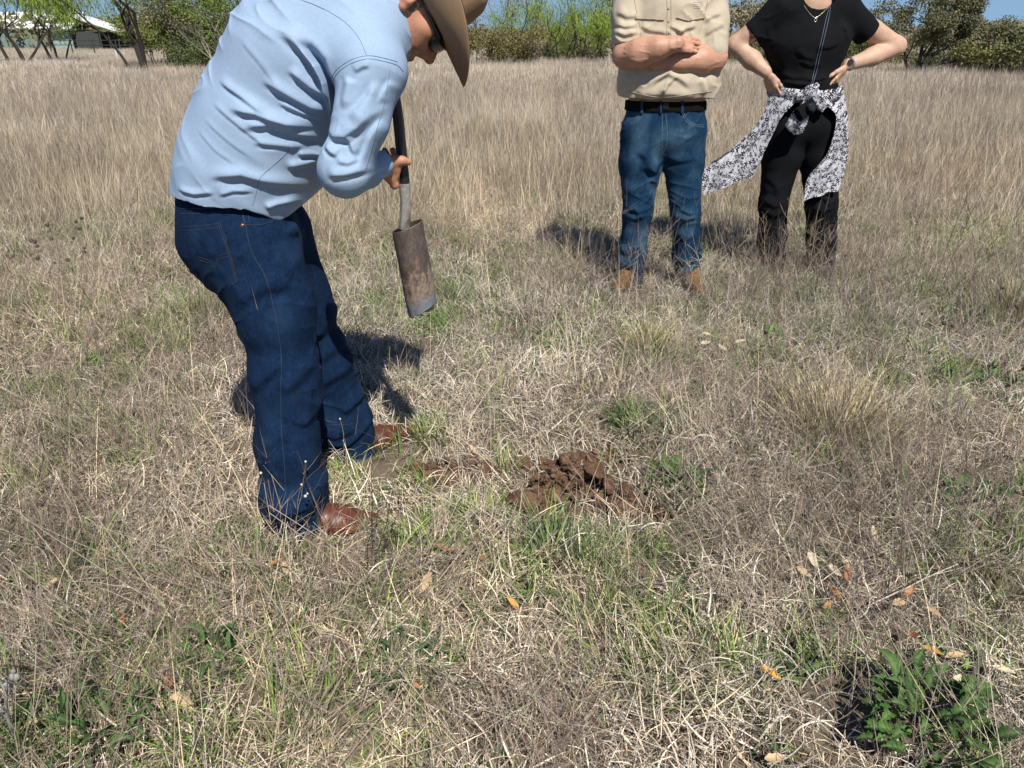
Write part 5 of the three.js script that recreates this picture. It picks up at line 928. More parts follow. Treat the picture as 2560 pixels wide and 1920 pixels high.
  put('body', mergeGeometries([armG, coreG, headGeo(hm, SK, { hair: [0.3, 0.22, 0.14], neck: [0, -0.19, -0.05], nr: 0.05 })]), SKINM, woman, 'bare arms and neck');
  const hairTail = (s) => { const mb = new Mb(); for (let k = 0; k < 14; k++) { const o = (k - 7) * 0.004; tubeInto(mb, curve([V(s * 0.07, 0.02, -0.03 + o), V(s * 0.088, -0.05, -0.02 + o), V(s * 0.084, -0.12, 0.015 + o * 0.8), V(s * 0.075, -0.175, 0.035 + o * 0.6)], 8), Array(9).fill(0.0055), 5, vary2([0.32, 0.235, 0.15], 0.3 * Math.sin(k * 7))); } const g = mb.geo(); return g; };
  const hg = mergeGeometries([hairTail(-1), hairTail(1)]); hg.applyMatrix4(hm);
  put('hair', mergeGeometries([hairGeo(hm, [0.32, 0.235, 0.15], { low: -0.09, front: 0.03 }), hg].map((g) => g)), vcol(0.7), woman, 'light brown hair');
  {                                                                          // brimmed hat above the frame: it shades her chest
    const mb = new Mb(), NA = 48, pr = [[0.155, 0.052], [0.15, 0.057], [0.09, 0.066], [0.083, 0.13], [0.06, 0.155], [0.0, 0.16], [0.0, 0.156], [0.057, 0.15], [0.079, 0.128], [0.086, 0.062], [0.152, 0.050]];
    pr.forEach(([r, y], j) => { for (let i = 0; i < NA; i++) { const a = i / NA * 6.28318; mb.v(r * Math.cos(a), y - (j < 2 || j === 10 ? 0.012 * Math.sin(a) ** 2 : 0), r * 1.14 * Math.sin(a), [0.35, 0.29, 0.2]); } });
    for (let j = 0; j < pr.length - 1; j++) for (let i = 0; i < NA; i++) mb.quad(j * NA + i, (j + 1) * NA + i, (j + 1) * NA + (i + 1) % NA, j * NA + (i + 1) % NA);
    const g = mb.geo(); g.applyMatrix4(hm); put('sun_hat', g, vcol(0.9), woman);
  }
  // necklace, watch, strap, camera
  const mb = new Mb(); { const l = lineOn((x, y, z) => Math.min(teeF(x, y, z), coreF(x, y, z) - 0.002), [[2010, 14], [2024, 34], [2038, 44], [2054, 34], [2070, 18]], -4.3, 30, 0.002); tubeInto(mb, l, l.map(() => 0.0014), 5, [0.75, 0.68, 0.5]); }
  const neck = put('necklace', mb.geo(), std(0xffffff, 0.3, { vertexColors: true, metalness: 0.8 }), woman, 'thin necklace with a round pendant');
  { const p = lineOn(teeF, [[2038, 50], [2039, 50]], -4.3, 1)[0]; if (p) put('pendant', new THREE.TorusGeometry(0.0075, 0.0026, 8, 20).scale(0.8, 1.2, 1).translate(p.x, p.y, p.z + 0.004), std([0.8, 0.75, 0.62], 0.25, { metalness: 0.8 }), neck, null, woman); }
  { const w = W(2124, 160, Z + 0.06), d = W(2180, 142, Z).sub(W(2120, 162, Z + 0.06)).normalize(), q = new THREE.Quaternion().setFromUnitVectors(V(0, 0, 1), d), band = new THREE.TorusGeometry(0.0305, 0.0075, 8, 28).scale(1, 1, 1.3).applyQuaternion(q).translate(w.x, w.y, w.z), m = put('wrist_watch', band, std([0.55, 0.55, 0.56], 0.3, { metalness: 0.9 }), woman, 'silver wrist watch');
    const face = new THREE.CylinderGeometry(0.015, 0.015, 0.009, 20).rotateX(Math.PI / 2).translate(-0.010, 0.012, 0.034); face.translate(w.x, w.y, w.z); put('dial', face, std([0.03, 0.03, 0.035], 0.25), m, null, woman); }
  {
    const cam = thing('camera', 'small black camera hanging on a long strap at the woman hip', 'camera', W(2012, 272, -4.24));
    const strapPts = [[2073, 16], [2066, 40], [2056, 85], [2044, 135], [2034, 180], [2027, 215]], body = (x, y, z) => Math.min(teeF(x, y, z), tor(x, y, z));
    for (const o of [0, 6]) { const l = lineOn(body, strapPts.map(([x, y]) => [x + o * (y > 30 && y < 200 ? 1 : 0.4), y]), -4.25, 40, 0.004), e = l[l.length - 1]; l.push(e.clone().add(V(0.0, -0.02, 0.045)), W(2014 + o, 250, -4.215)); const sb = new Mb(); tubeInto(sb, l, l.map(() => 0.0028), 4, [0.07, 0.09, 0.13]); put('strap', sb.geo(), vcol(0.7), cam); }
    const M = new THREE.Matrix4().makeRotationFromEuler(new THREE.Euler(-0.35, 0.25, 0.62)).setPosition(W(2014, 274, -4.20));
    const bf = (x, y, z) => { const q = V(Math.abs(x) - 0.052, Math.abs(y) - 0.030, Math.abs(z) - 0.016); return Math.hypot(Math.max(q.x, 0), Math.max(q.y, 0), Math.max(q.z, 0)) + Math.min(Math.max(q.x, q.y, q.z), 0) - 0.006; };
    const bg = net(bf, V(-0.07, -0.05, -0.03), V(0.07, 0.05, 0.03), 0.003, () => [0.006, 0.006, 0.007]); bg.applyMatrix4(M); put('camera_body', bg, CLOTH, cam);
    const lg = new THREE.CylinderGeometry(0.022, 0.024, 0.03, 28).rotateX(Math.PI / 2).translate(0.006, 0, 0.034); lg.applyMatrix4(M); put('lens', lg, std([0.012, 0.012, 0.013], 0.3), cam);
    const gg = new THREE.SphereGeometry(0.017, 20, 8).scale(1, 1, 0.3).translate(0.006, 0, 0.049); gg.applyMatrix4(M); put('lens_glass', gg, std([0.02, 0.02, 0.03], 0.05), cam);
  }
  // the cloth: white with a black flower print
  const cv = document.createElement('canvas'); cv.width = cv.height = 1024; const c = cv.getContext('2d'), r = rngOf(77);
  c.fillStyle = '#c6c6cd'; c.fillRect(0, 0, 1024, 1024);
  const ink = ['#1c1b22', '#2b2a33', '#56545f', '#8b8a95'];
  const wrap = (x, y, f) => { for (const ox of [-1024, 0, 1024]) for (const oy of [-1024, 0, 1024]) { c.save(); c.translate(x + ox, y + oy); f(); c.restore(); } };
  for (let k = 0; k < 900; k++) { const s = 12 + r() * 22, a = r() * 6.28, col = ink[2 + Math.floor(r() * 2)], cu = r() - 0.5; wrap(r() * 1024, r() * 1024, () => { c.rotate(a); c.strokeStyle = col; c.lineWidth = 3; c.beginPath(); c.moveTo(-s, 0); c.quadraticCurveTo(0, cu * s * 2, s, 0); c.stroke(); }); }
  for (let k = 0; k < 330; k++) { const s = 13 + r() * 13, a = r() * 6.28, col = ink[Math.floor(r() * 3)], x = r() * 1024, y = r() * 1024; wrap(x, y, () => { c.rotate(a); c.fillStyle = col; c.beginPath(); c.moveTo(-s * 1.5, 0); c.quadraticCurveTo(0, -s * 0.9, s * 1.5, 0); c.quadraticCurveTo(0, s * 0.9, -s * 1.5, 0); c.fill(); c.strokeStyle = '#d5d5dc'; c.lineWidth = 2; c.beginPath(); c.moveTo(-s * 1.3, 0); c.lineTo(s * 1.3, 0); c.stroke(); }); }
  for (let k = 0; k < 200; k++) {
    const s = 16 + r() * 17, a = r() * 6.28, col = ink[Math.floor(r() * 2)], x = r() * 1024, y = r() * 1024, big = r() < 0.5;
    wrap(x, y, () => { c.rotate(a); c.fillStyle = '#f2f2f5'; c.beginPath(); c.arc(0, 0, s * 1.22, 0, 7); c.fill(); c.fillStyle = col; for (let q = 0; q < 5; q++) { c.beginPath(); c.ellipse(Math.cos(q * 1.2566) * s * 0.75, Math.sin(q * 1.2566) * s * 0.75, s * 0.62, s * 0.42, q * 1.2566, 0, 7); c.fill(); } c.fillStyle = big ? '#c9c9d0' : '#77757f'; c.beginPath(); c.arc(0, 0, s * 0.28, 0, 7); c.fill(); });
  }
  const print = new THREE.CanvasTexture(cv); print.colorSpace = THREE.SRGBColorSpace; print.wrapS = print.wrapT = THREE.RepeatWrapping;
  const printMat = new THREE.MeshPhysicalMaterial({ map: print, color: new THREE.Color().setRGB(0.84, 0.84, 0.86), roughness: 0.95, specularIntensity: 0.2, side: THREE.DoubleSide });
  // a sheet between two edge lines, with folds running down it
  function sheet(A, B, nu, nv, wave, seed) {
    const ca = new THREE.CatmullRomCurve3(A, false, 'centripetal'), cb = new THREE.CatmullRomCurve3(B, false, 'centripetal'), P = [], U = [], I = [], T = 0.0012;
    const pts = []; for (let j = 0; j <= nv; j++) { const a = ca.getPoint(j / nv), b = cb.getPoint(j / nv); for (let i = 0; i <= nu; i++) { const u = i / nu, v = j / nv, p = a.clone().lerp(b, u); p.z += wave(u, v); p.x += 0.004 * noise(u * 4, v * 6, seed); p.y += 0.006 * noise(u * 5, v * 5, seed + 3) * v; pts.push(p); } }
    for (const s of [1, -1]) pts.forEach((p, k) => { P.push(p.x, p.y, p.z + s * T); U.push((p.x + 0.6 * p.z) * 3.3, (p.y + 0.4 * p.z) * 3.3); });
    const n = (nu + 1) * (nv + 1), q = (i, j, s) => s * n + j * (nu + 1) + i;
    for (let j = 0; j < nv; j++) for (let i = 0; i < nu; i++) { I.push(q(i, j, 0), q(i, j + 1, 0), q(i + 1, j + 1, 0), q(i, j, 0), q(i + 1, j + 1, 0), q(i + 1, j, 0)); I.push(q(i, j, 1), q(i + 1, j + 1, 1), q(i, j + 1, 1), q(i, j, 1), q(i + 1, j, 1), q(i + 1, j + 1, 1)); }
    const rim = (a, b) => I.push(a, b, b + n, a, b + n, a + n);
    for (let i = 0; i < nu; i++) { rim(q(i + 1, 0, 0), q(i, 0, 0)); rim(q(i, nv, 0), q(i + 1, nv, 0)); } for (let j = 0; j < nv; j++) { rim(q(0, j, 0), q(0, j + 1, 0)); rim(q(nu, j + 1, 0), q(nu, j, 0)); }
    const g = new THREE.BufferGeometry(); g.setAttribute('position', new THREE.Float32BufferAttribute(P, 3)); g.setAttribute('uv', new THREE.Float32BufferAttribute(U, 2)); g.setIndex(I); g.computeVertexNormals(); return g;
  }
  const cloth = new THREE.Group(); cloth.name = 'floral_shirt'; cloth.userData.label = 'white shirt with black flower print tied round the waist'; woman.add(cloth);
  const zf = -4.265;
  put('cloth_flap', sheet(px2([[1926, 228, -4.36], [1900, 300, -4.36], [1826, 372, -4.34], [1757, 424, -4.30], [1758, 488, -4.28]], zf), px2([[2000, 244, zf], [1952, 296, zf], [1922, 350, -4.27], [1900, 405, -4.27], [1888, 438, -4.27]], zf), 40, 60, (u, v) => 0.016 * Math.sin(u * 13 + v * 3) * smooth(0.1, 0.5, v) + 0.010 * noise(u * 3, v * 5, 1), 1), printMat, cloth, null, woman);
  put('cloth_flap', sheet(px2([[2036, 238, zf + 0.01], [2072, 268, zf], [2092, 292, zf], [2070, 385, -4.25], [2018, 448, -4.23], [2006, 503, -4.22]], zf), px2([[2104, 216, -4.37], [2118, 270, -4.37], [2122, 325, -4.36], [2121, 380, -4.34], [2110, 430, -4.32], [2092, 476, -4.29]], zf), 40, 60, (u, v) => 0.014 * Math.sin(u * 12 - v * 4) * smooth(0.1, 0.6, v) + 0.008 * noise(u * 3, v * 5, 2), 2), printMat, cloth, null, woman);
  const uvOf = (g) => { const p = g.attributes.position.array, u = []; for (let i = 0; i < p.length; i += 3) u.push((p[i] + 0.6 * p[i + 2]) * 3.3, (p[i + 1] + 0.4 * p[i + 2]) * 3.3); g.setAttribute('uv', new THREE.Float32BufferAttribute(u, 2)); return g; };
  // the rolled waist band and the knot
  const ring = []; for (let k = 0; k <= 40; k++) { const a = k / 40 * 6.28318, c0 = W(2012, 226, Z); ring.push(V(c0.x + 0.192 * Math.cos(a), c0.y - 0.004 - 0.022 * Math.sin(a) * Math.abs(Math.sin(a)), c0.z + 0.150 * Math.sin(a))); }
  const bandF = (x, y, z) => { let d = 9; for (let i = 0; i < 40; i++) { const a = ring[i], b = ring[i + 1], dx = b.x - a.x, dy = b.y - a.y, dz = b.z - a.z, t = clamp(((x - a.x) * dx + (y - a.y) * dy + (z - a.z) * dz) / (dx * dx + dy * dy + dz * dz)); const ex = x - a.x - t * dx, ey = (y - a.y - t * dy) * 0.62, ez = z - a.z - t * dz; d = Math.min(d, ex * ex + ey * ey + ez * ez); } return Math.sqrt(d) - 0.021 - 0.005 * noise(x * 10, y * 60, z * 10); };
  put('waist_band', uvOf(net(bandF, ...boundsOf(ring, 0.07), 0.007)), printMat, cloth, null, woman);
  const K = W(2028, 236, -4.245), knotF0 = join(0.02, ellip(K, [0.042, 0.036, 0.030]), bone(W(1996, 246, -4.26), K, 0.020, 0.026), bone(K, W(2066, 262, -4.245), [0.034, 0.018], [0.042, 0.012], V(0.4, 1, 0)), bone(W(2022, 222, -4.25), W(2040, 214, -4.26), 0.02, 0.014)), knotF = (x, y, z) => knotF0(x, y, z) - 0.002 * Math.sin(x * 110 + y * 120);
  put('knot', uvOf(net(knotF, ...boundsOf([K, W(1990, 240, -4.25), W(2075, 270, -4.25)], 0.07), 0.005)), printMat, cloth, null, woman);
  const tailF0 = join(0.02, bone(W(2016, 256, -4.225), W(1990, 305, -4.215), [0.018, 0.012], [0.050, 0.02], V(1, 0.3, 0)), bone(W(1990, 305, -4.215), W(1996, 330, -4.22), [0.056, 0.024], [0.036, 0.014], V(1, 0.1, 0))), tailF = (x, y, z) => tailF0(x, y, z) - 0.0022 * Math.sin(x * 90 + y * 50);
  put('knot_tail', uvOf(net(tailF, ...boundsOf([W(2016, 250, -4.22), W(1985, 345, -4.22)], 0.09), 0.005)), printMat, cloth, null, woman);
}
// ---------------------------------------------------------------- dug earth
const SOILM = vcol(1);
const soilCol = (x, y, z) => vary2(mixc([0.078, 0.040, 0.023], [0.155, 0.088, 0.053], smooth(-0.3, 0.35, fbm(x * 22, y * 22, z * 22, 3))), 0.35 * noise(x * 150, y * 150, z * 150));
// broken earth: a mound shape cut into angular lumps by a random set of cells, with gaps between them; each lump its own mesh
function lumps(mound, lo, hi, n, gap, rift, seed, make) {
  const r = rngOf(seed), P = Array.from({ length: n }, () => [lerp(lo.x, hi.x, r()), lerp(lo.y, hi.y, r()), lerp(lo.z, hi.z, r()), (r() - 0.6) * 0.030]);
  P.forEach((p, k) => {
    if (mound(p[0], p[1], p[2]) > 0.02) return;
    const near = P.map((q, i) => [Math.hypot(q[0] - p[0], q[1] - p[1], q[2] - p[2]), q, i]).filter((e) => e[2] !== k).sort((a, b) => a[0] - b[0]).slice(0, 12).map(([d, q]) => [(q[0] - p[0]) / d, (q[1] - p[1]) / d, (q[2] - p[2]) / d, d / 2 - gap / 2 - (rift(p[0], p[2]) !== rift(q[0], q[2]) ? 0.015 : 0)]);
    const f = (x, y, z) => {
      let d = mound(x, y, z) + p[3]; const ax = x - p[0], ay = y - p[1], az = z - p[2];
      for (const [a, b, c, o] of near) d = smax(d, a * ax + b * ay + c * az - o, 0.013);
      return d - 0.0100 * fbm(x * 52, y * 52, z * 52, 4) - 0.0032 * noise(x * 170, y * 170, z * 170);
    };
    const R = 0.055, g = net(f, V(p[0] - R, p[1] - R, p[2] - R), V(p[0] + R, p[1] + R, p[2] + R), 0.0036, soilCol, { pad: 0.014 });
    if (g.index.count > 60) make(g);
  });
}
function soilThing(name, label, base, domes, n, gap, rift, seed, crumbs, spread) {
  const t = thing(name, label, 'soil', base), r = rngOf(seed), mound = join(0.03, ...domes.map(([x, y, z, a, b, c]) => ellip(V(x, y, z), [a, b, c])));
  const lo = V(Math.min(...domes.map((d) => d[0] - d[3])), -0.01, Math.min(...domes.map((d) => d[2] - d[5]))), hi = V(Math.max(...domes.map((d) => d[0] + d[3])), Math.max(...domes.map((d) => d[1] + d[4])), Math.max(...domes.map((d) => d[2] + d[5])));
  lumps(mound, lo, hi, n, gap, rift, seed, (g) => part('clod', g, SOILM, t));
  if (crumbs) {
    const mb = new Mb();
    for (let k = 0; k < crumbs; k++) { const [cx, cz] = inDisc(r, 1), s = 0.0025 + 0.009 * r() * r(), x = cx * spread[0], z = cz * spread[1], y = gh(base.x + x, base.z + z) + s * 0.3, c = vary(r, [0.15, 0.092, 0.056], 0.6), o = mb.count; for (const [a, b, e] of [[1, 0, 0], [-1, 0, 0], [0, 1, 0], [0, -0.6, 0], [0, 0, 1], [0, 0, -1]]) mb.v(x + a * s * (0.6 + 0.7 * r()), y + b * s * (0.5 + 0.6 * r()), z + e * s * (0.6 + 0.7 * r()), c); for (const [a, b, e] of [[0, 2, 4], [4, 2, 1], [1, 2, 5], [5, 2, 0], [4, 3, 0], [1, 3, 4], [5, 3, 1], [0, 3, 5]]) mb.tri(o + a, o + b, o + e); }
    tag(part('crumbs', mb.geo(), SOILM, t), null, null, null, 'stuff');
  }
  return t;
}
const whole = () => 0;
soilThing('soil_mound', 'broken mound of freshly dug brown soil with a dark crevice', G(1420, 1250), [[-0.095, 0, 0.035, 0.105, 0.075, 0.065], [0.010, 0, -0.045, 0.120, 0.112, 0.062], [0.115, 0, 0.012, 0.090, 0.080, 0.070]], 90, 0.0005, (x, z) => (z > 0.004 + 0.45 * (x + 0.03) ? 1 : 0) + (x > 0.07 && z > -0.02 ? 2 : 0), 31, 420, [0.25, 0.16]);
soilThing('soil_patch', 'low patch of bare brown soil between the far boot and the mound', G(1120, 1185), [[0, 0, 0, 0.125, 0.034, 0.062], [0.075, 0, 0.01, 0.06, 0.030, 0.05]], 24, -0.002, whole, 32, 160, [0.17, 0.08]);
soilThing('soil_patch', 'reddish soil spill behind the right side of the mound', G(1500, 1152), [[-0.02, 0, 0, 0.080, 0.035, 0.035], [0.08, 0, 0.03, 0.045, 0.045, 0.045]], 34, 0.0, whole, 33, 120, [0.13, 0.06]);
soilThing('soil_patch', 'small crumbs of soil right of the mound front', G(1612, 1280), [[-0.02, 0, 0, 0.04, 0.03, 0.032], [0.03, 0, 0.02, 0.034, 0.028, 0.03]], 26, 0.0, whole, 34, 130, [0.10, 0.07]);
soilThing('soil_patch', 'little strip of soil left of the mound top', G(1305, 1165), [[0, 0, 0, 0.07, 0.030, 0.028]], 16, -0.002, whole, 35, 60, [0.09, 0.04]);

// ---------------------------------------------------------------- fallen leaves
const leafGeos = [0, 1, 2, 3].map((k) => {
  const r = rngOf(400 + k), mb = new Mb(), L = 0.034, n = 10, cup = 0.25 + r() * 0.6, bend = (r() - 0.3) * 1.2;
  for (const side of [1, -1]) for (let i = 0; i <= n; i++) { const t = i / n, w = 0.0125 * Math.pow(Math.sin(Math.PI * Math.pow(t, 0.85)), 0.75) * (1 + 0.12 * Math.sin(t * 19 + k)); for (let q = -2; q <= 2; q++) { const x = (t - 0.5) * 2 * L, z = q / 2 * w, y = 0.004 + cup * z * z / 0.0125 + bend * (t - 0.5) * (t - 0.5) * 0.05 + 0.0016 * noise(t * 8, q, k) + side * 0.0003; mb.v(x, y, z, vary2([1, 1, 1], q === 0 ? -0.12 : 0.18 * noise(t * 14, q * 2, k * 3))); } }
  for (const o of [0, (n + 1) * 5]) for (let i = 0; i < n; i++) for (let q = 0; q < 4; q++) { const a = o + i * 5 + q; mb.quad(a, a + 1, a + 6, a + 5); }
  const st = new Mb(); tubeInto(st, [V(-L, 0.004, 0), V(-L - 0.008, 0.004, 0.001)], [0.0007, 0.0005], 4, [0.6, 0.5, 0.4]);
  return [mb.geo(), st.geo()];
});
const LEAFC = { pale: [0.60, 0.50, 0.34], tan: [0.52, 0.37, 0.21], orange: [0.38, 0.18, 0.07], rust: [0.28, 0.125, 0.06], yellow: [0.55, 0.30, 0.06] }, leafMats = {};
for (const k in LEAFC) leafMats[k] = std(LEAFC[k], 0.75, { vertexColors: true });
{
  const r = rngOf(55);
  const list = [
    [1768, 838, 'pale', 1.15, 'pale fallen leaf at the top of the little pile right of the lace boots'], [1762, 859, 'pale', 1.2, 'pale fallen leaf at the left end of the little pile'], [1806, 872, 'pale', 1.2, 'pale upright leaf at the bottom of the little pile'], [1818, 846, 'tan', 1.0, 'tan leaf in the centre of the little pile'], [1850, 856, 'pale', 1.2, 'pale leaf at the right end of the little pile'], [1822, 838, 'pale', 0.9, 'small pale leaf at the back of the little pile'],
    [1184, 1128, 'tan', 1.1, 'tan leaf standing at the back of the low soil patch'], [1106, 1368, 'orange', 0.9, 'orange leaf in the grass left of the green tuft'], [1128, 1378, 'orange', 0.9, 'orange leaf just right of another orange one below the near boot'], [1206, 1398, 'rust', 0.7, 'small rust leaf left of the green tuft'], [1066, 1456, 'tan', 1.3, 'large tan leaf lying flat below the near boot'], [1282, 1508, 'yellow', 0.9, 'yellow orange leaf beside the bleached curled blade'], [1040, 1712, 'orange', 0.6, 'small orange leaf in the dark green weed at the bottom'],
    [306, 1555, 'orange', 0.9, 'bright orange leaf in the grass at lower left'], [422, 1708, 'orange', 1.1, 'orange leaf above the long tan leaf at lower left'], [456, 1748, 'tan', 1.2, 'long tan leaf right of the lower left green herb'], [88, 1812, 'tan', 1.2, 'tan leaf beside the woolly grey stalk'], [690, 1408, 'orange', 0.9, 'orange leaf in the grass below the near jeans leg'], [714, 1424, 'tan', 1.0, 'tan leaf touching the orange one below the near jeans leg'], [131, 1460, 'tan', 1.0, 'tan leaf among the wiry weeds at the left edge'],
    [2030, 1404, 'pale', 1.2, 'pale flat leaf highest of the lower right leaves'], [2086, 1430, 'pale', 1.2, 'pale rounded leaf in the row of three at lower right'], [2006, 1430, 'tan', 1.0, 'tan leaf left in the row of three at lower right'], [2116, 1432, 'rust', 0.9, 'rust leaf right in the row of three at lower right'], [2088, 1484, 'orange', 1.1, 'long orange brown leaf under the row of three'], [2068, 1512, 'orange', 0.7, 'small orange leaf under the long orange brown one'], [2270, 1480, 'orange', 1.0, 'orange upright leaf below the fallen twig'], [2246, 1508, 'tan', 1.1, 'tan folded leaf below left of the orange upright one'], [2334, 1534, 'tan', 1.0, 'pinkish tan leaf in front of the dark weed leaf'], [2366, 1580, 'pale', 1.0, 'pale leaf right of the brown curled leaf'], [2280, 1594, 'rust', 1.2, 'brown curled leaf in the bare spot at lower right'], [2392, 1642, 'tan', 1.1, 'tan leaf below the pale leaf near the right edge'], [2330, 1630, 'yellow', 1.0, 'yellowish leaf above the lobed green weed'], [2302, 1682, 'rust', 1.2, 'reddish leaf standing behind the lobed green weed'], [2392, 1700, 'pale', 1.0, 'pale narrow leaf right of the reddish standing leaf'], [2426, 1780, 'tan', 1.5, 'largest tan leaf right of the lobed green weed'], [2508, 1678, 'pale', 1.0, 'pale leaf on the dark green at the right edge'], [2184, 1334, 'pale', 1.0, 'pale bent leaf in the grass above the fallen twig'], [1936, 1898, 'tan', 1.0, 'tan leaf at the bottom edge left of the lobed weed'], [1926, 1684, 'yellow', 1.1, 'amber leaf in the grass left of the lobed weed'],
  ];
  list.forEach(([px, py, c, s, label], k) => {
    const h = k < 6 ? 0.085 : 0.046 + 0.022 * r(), p = G(px, py, h), t = thing('fallen_leaf', label, 'leaf', p, 'fallen dry leaves in the grass'), [a, b] = leafGeos[k % 4];
    t.rotation.set((r() - 0.2) * 0.9, r() * 6.28, (r() - 0.5) * 0.8); t.scale.setScalar(s * 0.72); part('leaf_blade', a, leafMats[c], t); part('leaf_stalk', b, leafMats[c], t);
  });
}
// ---------------------------------------------------------------- single weeds and tussocks
const stalk = (mb, r, p, d, len, rad, n, wob, c) => { const pts = [p.clone()], q = p.clone(), dir = d.clone().normalize(); for (let k = 0; k < n; k++) { dir.x += (r() - 0.5) * wob; dir.z += (r() - 0.5) * wob; dir.y += (r() - 0.5) * wob * 0.5; dir.normalize(); q.addScaledVector(dir, len / n); pts.push(q.clone()); } tubeInto(mb, pts, pts.map((_, k) => rad * (1 - 0.6 * k / n)), 4, c, false); return [pts, dir]; };
function weed(name, label, px, py, o, seed) {
  const base = G(px, py), r = rngOf(seed), t = thing(name, label, 'weed', base);
  for (let k = 0; k < o.stems; k++) {
    const a = r() * 6.283, mb = new Mb(), c = vary(r, o.c, 0.4), heads = [];
    const d = V((o.lean?.[0] ?? 0) + Math.cos(a) * o.spread, 1, (o.lean?.[1] ?? 0) + Math.sin(a) * o.spread), [pts] = stalk(mb, r, V(Math.cos(a) * o.foot, 0, Math.sin(a) * o.foot), d, o.h * (0.7 + 0.5 * r()), o.rad, 8, o.wob, c);
    for (let b = 0; b < o.branches; b++) { const i = 2 + Math.floor(r() * 6), e = r() * 6.283, [bp, bd] = stalk(mb, r, pts[i], V(Math.cos(e), 0.7 + r() * 0.6, Math.sin(e)), o.h * (0.12 + 0.2 * r()), o.rad * 0.6, 4, o.wob * 1.4, c); for (let q = 0; q < o.sub; q++) { const g = r() * 6.283, [sp] = stalk(mb, r, bp[1 + Math.floor(r() * 3)], V(Math.cos(g), 0.6, Math.sin(g)).add(bd), o.h * (0.05 + 0.09 * r()), o.rad * 0.4, 3, o.wob * 1.5, c); heads.push(sp[3]); } heads.push(bp[4]); }
    heads.push(pts[8]);
    const st = part('stem', mb.geo(), grassMat, t);
    if (o.head) for (const p of heads) if (r() < (o.headChance ?? 1)) { const g = new THREE.IcosahedronGeometry(o.head * (0.7 + 0.6 * r()), 1).scale(1, o.headLong ?? 1, 1).translate(p.x, p.y, p.z); part('seed_head', g, o.headMat, st); }
  }
  return t;
}
const PALEM = std([0.6, 0.54, 0.44], 0.9), DARKM = std([0.06, 0.045, 0.035], 0.9);
weed('dead_weed', 'dark brown dead weed stems standing right of the near boot', 905, 1405, { stems: 7, h: 0.34, rad: 0.0016, foot: 0.05, spread: 0.35, wob: 0.25, branches: 4, sub: 1, c: [0.075, 0.055, 0.042] }, 61);
weed('bud_weed', 'thin pale stems with round white buds in front of the near jeans leg', 690, 1362, { stems: 6, h: 0.25, rad: 0.0011, foot: 0.05, spread: 0.3, wob: 0.35, branches: 1, sub: 0, c: [0.34, 0.27, 0.19], head: 0.0036, headMat: PALEM }, 62);
weed('bud_weed', 'thin stem with one white bud in front of the far boot', 862, 1205, { stems: 2, h: 0.20, rad: 0.0011, foot: 0.02, spread: 0.2, wob: 0.3, branches: 0, sub: 0, c: [0.40, 0.33, 0.25], head: 0.0038, headMat: PALEM }, 63);
weed('twiggy_weed', 'fine branching pale weed before the right leg of the crossed arms man', 1596, 740, { stems: 4, h: 0.42, rad: 0.0017, foot: 0.05, spread: 0.25, wob: 0.3, branches: 7, sub: 3, c: [0.33, 0.27, 0.21] }, 64);
weed('twiggy_weed', 'curly bleached weed before the left leg of the crossed arms man', 1722, 745, { stems: 3, h: 0.36, rad: 0.0020, foot: 0.03, spread: 0.25, wob: 0.9, branches: 5, sub: 2, c: [0.55, 0.48, 0.38] }, 65);
weed('twiggy_weed', 'tangle of dry branching stems before the left trouser leg of the woman', 1945, 742, { stems: 9, h: 0.50, rad: 0.0017, foot: 0.16, spread: 0.3, wob: 0.3, branches: 6, sub: 2, c: [0.36, 0.28, 0.20] }, 66);
weed('twiggy_weed', 'dry stems before the right trouser leg of the woman', 2062, 735, { stems: 6, h: 0.46, rad: 0.0016, foot: 0.08, spread: 0.25, wob: 0.25, branches: 4, sub: 2, c: [0.34, 0.27, 0.2] }, 67);
weed('woolly_stalk', 'woolly grey crooked stalk at the lower left edge', 62, 1880, { stems: 1, h: 0.20, rad: 0.006, foot: 0.0, spread: 0.05, wob: 0.4, branches: 5, sub: 2, c: [0.25, 0.25, 0.235], head: 0.005, headMat: std([0.27, 0.27, 0.255], 1), headLong: 1.3 }, 68);
weed('dark_stems', 'pair of tall dark stems right of the woman', 2352, 745, { stems: 2, h: 0.56, rad: 0.0026, foot: 0.09, spread: 0.08, lean: [0.12, 0], wob: 0.12, branches: 2, sub: 0, c: [0.10, 0.075, 0.055] }, 69);
weed('dead_weed', 'brown weed with dark round seed heads at the left edge', 170, 720, { stems: 5, h: 0.40, rad: 0.0022, foot: 0.12, spread: 0.2, wob: 0.25, branches: 3, sub: 1, c: [0.17, 0.13, 0.10], head: 0.010, headMat: DARKM, headChance: 0.3 }, 70);
weed('dead_weed', 'leggy brown weed with dark seed heads near the right side', 2300, 945, { stems: 5, h: 0.36, rad: 0.0018, foot: 0.08, spread: 0.35, wob: 0.3, branches: 4, sub: 1, c: [0.24, 0.19, 0.14], head: 0.008, headMat: DARKM, headChance: 0.2 }, 71);
weed('dead_weed', 'grey wiry weed in the centre between the soil and the lace boots', 1490, 1010, { stems: 8, h: 0.26, rad: 0.0015, foot: 0.10, spread: 0.55, wob: 0.35, branches: 5, sub: 2, c: [0.24, 0.195, 0.16] }, 72);
weed('dead_weed', 'brown wiry weed mass below the little leaf pile', 1880, 990, { stems: 11, h: 0.28, rad: 0.0015, foot: 0.16, spread: 0.6, wob: 0.35, branches: 5, sub: 2, c: [0.19, 0.145, 0.115] }, 73);
weed('dead_weed', 'brown wiry weed filling the lower left edge', 130, 1600, { stems: 14, h: 0.22, rad: 0.0013, foot: 0.12, spread: 0.8, wob: 0.35, branches: 5, sub: 2, c: [0.19, 0.15, 0.12] }, 74);
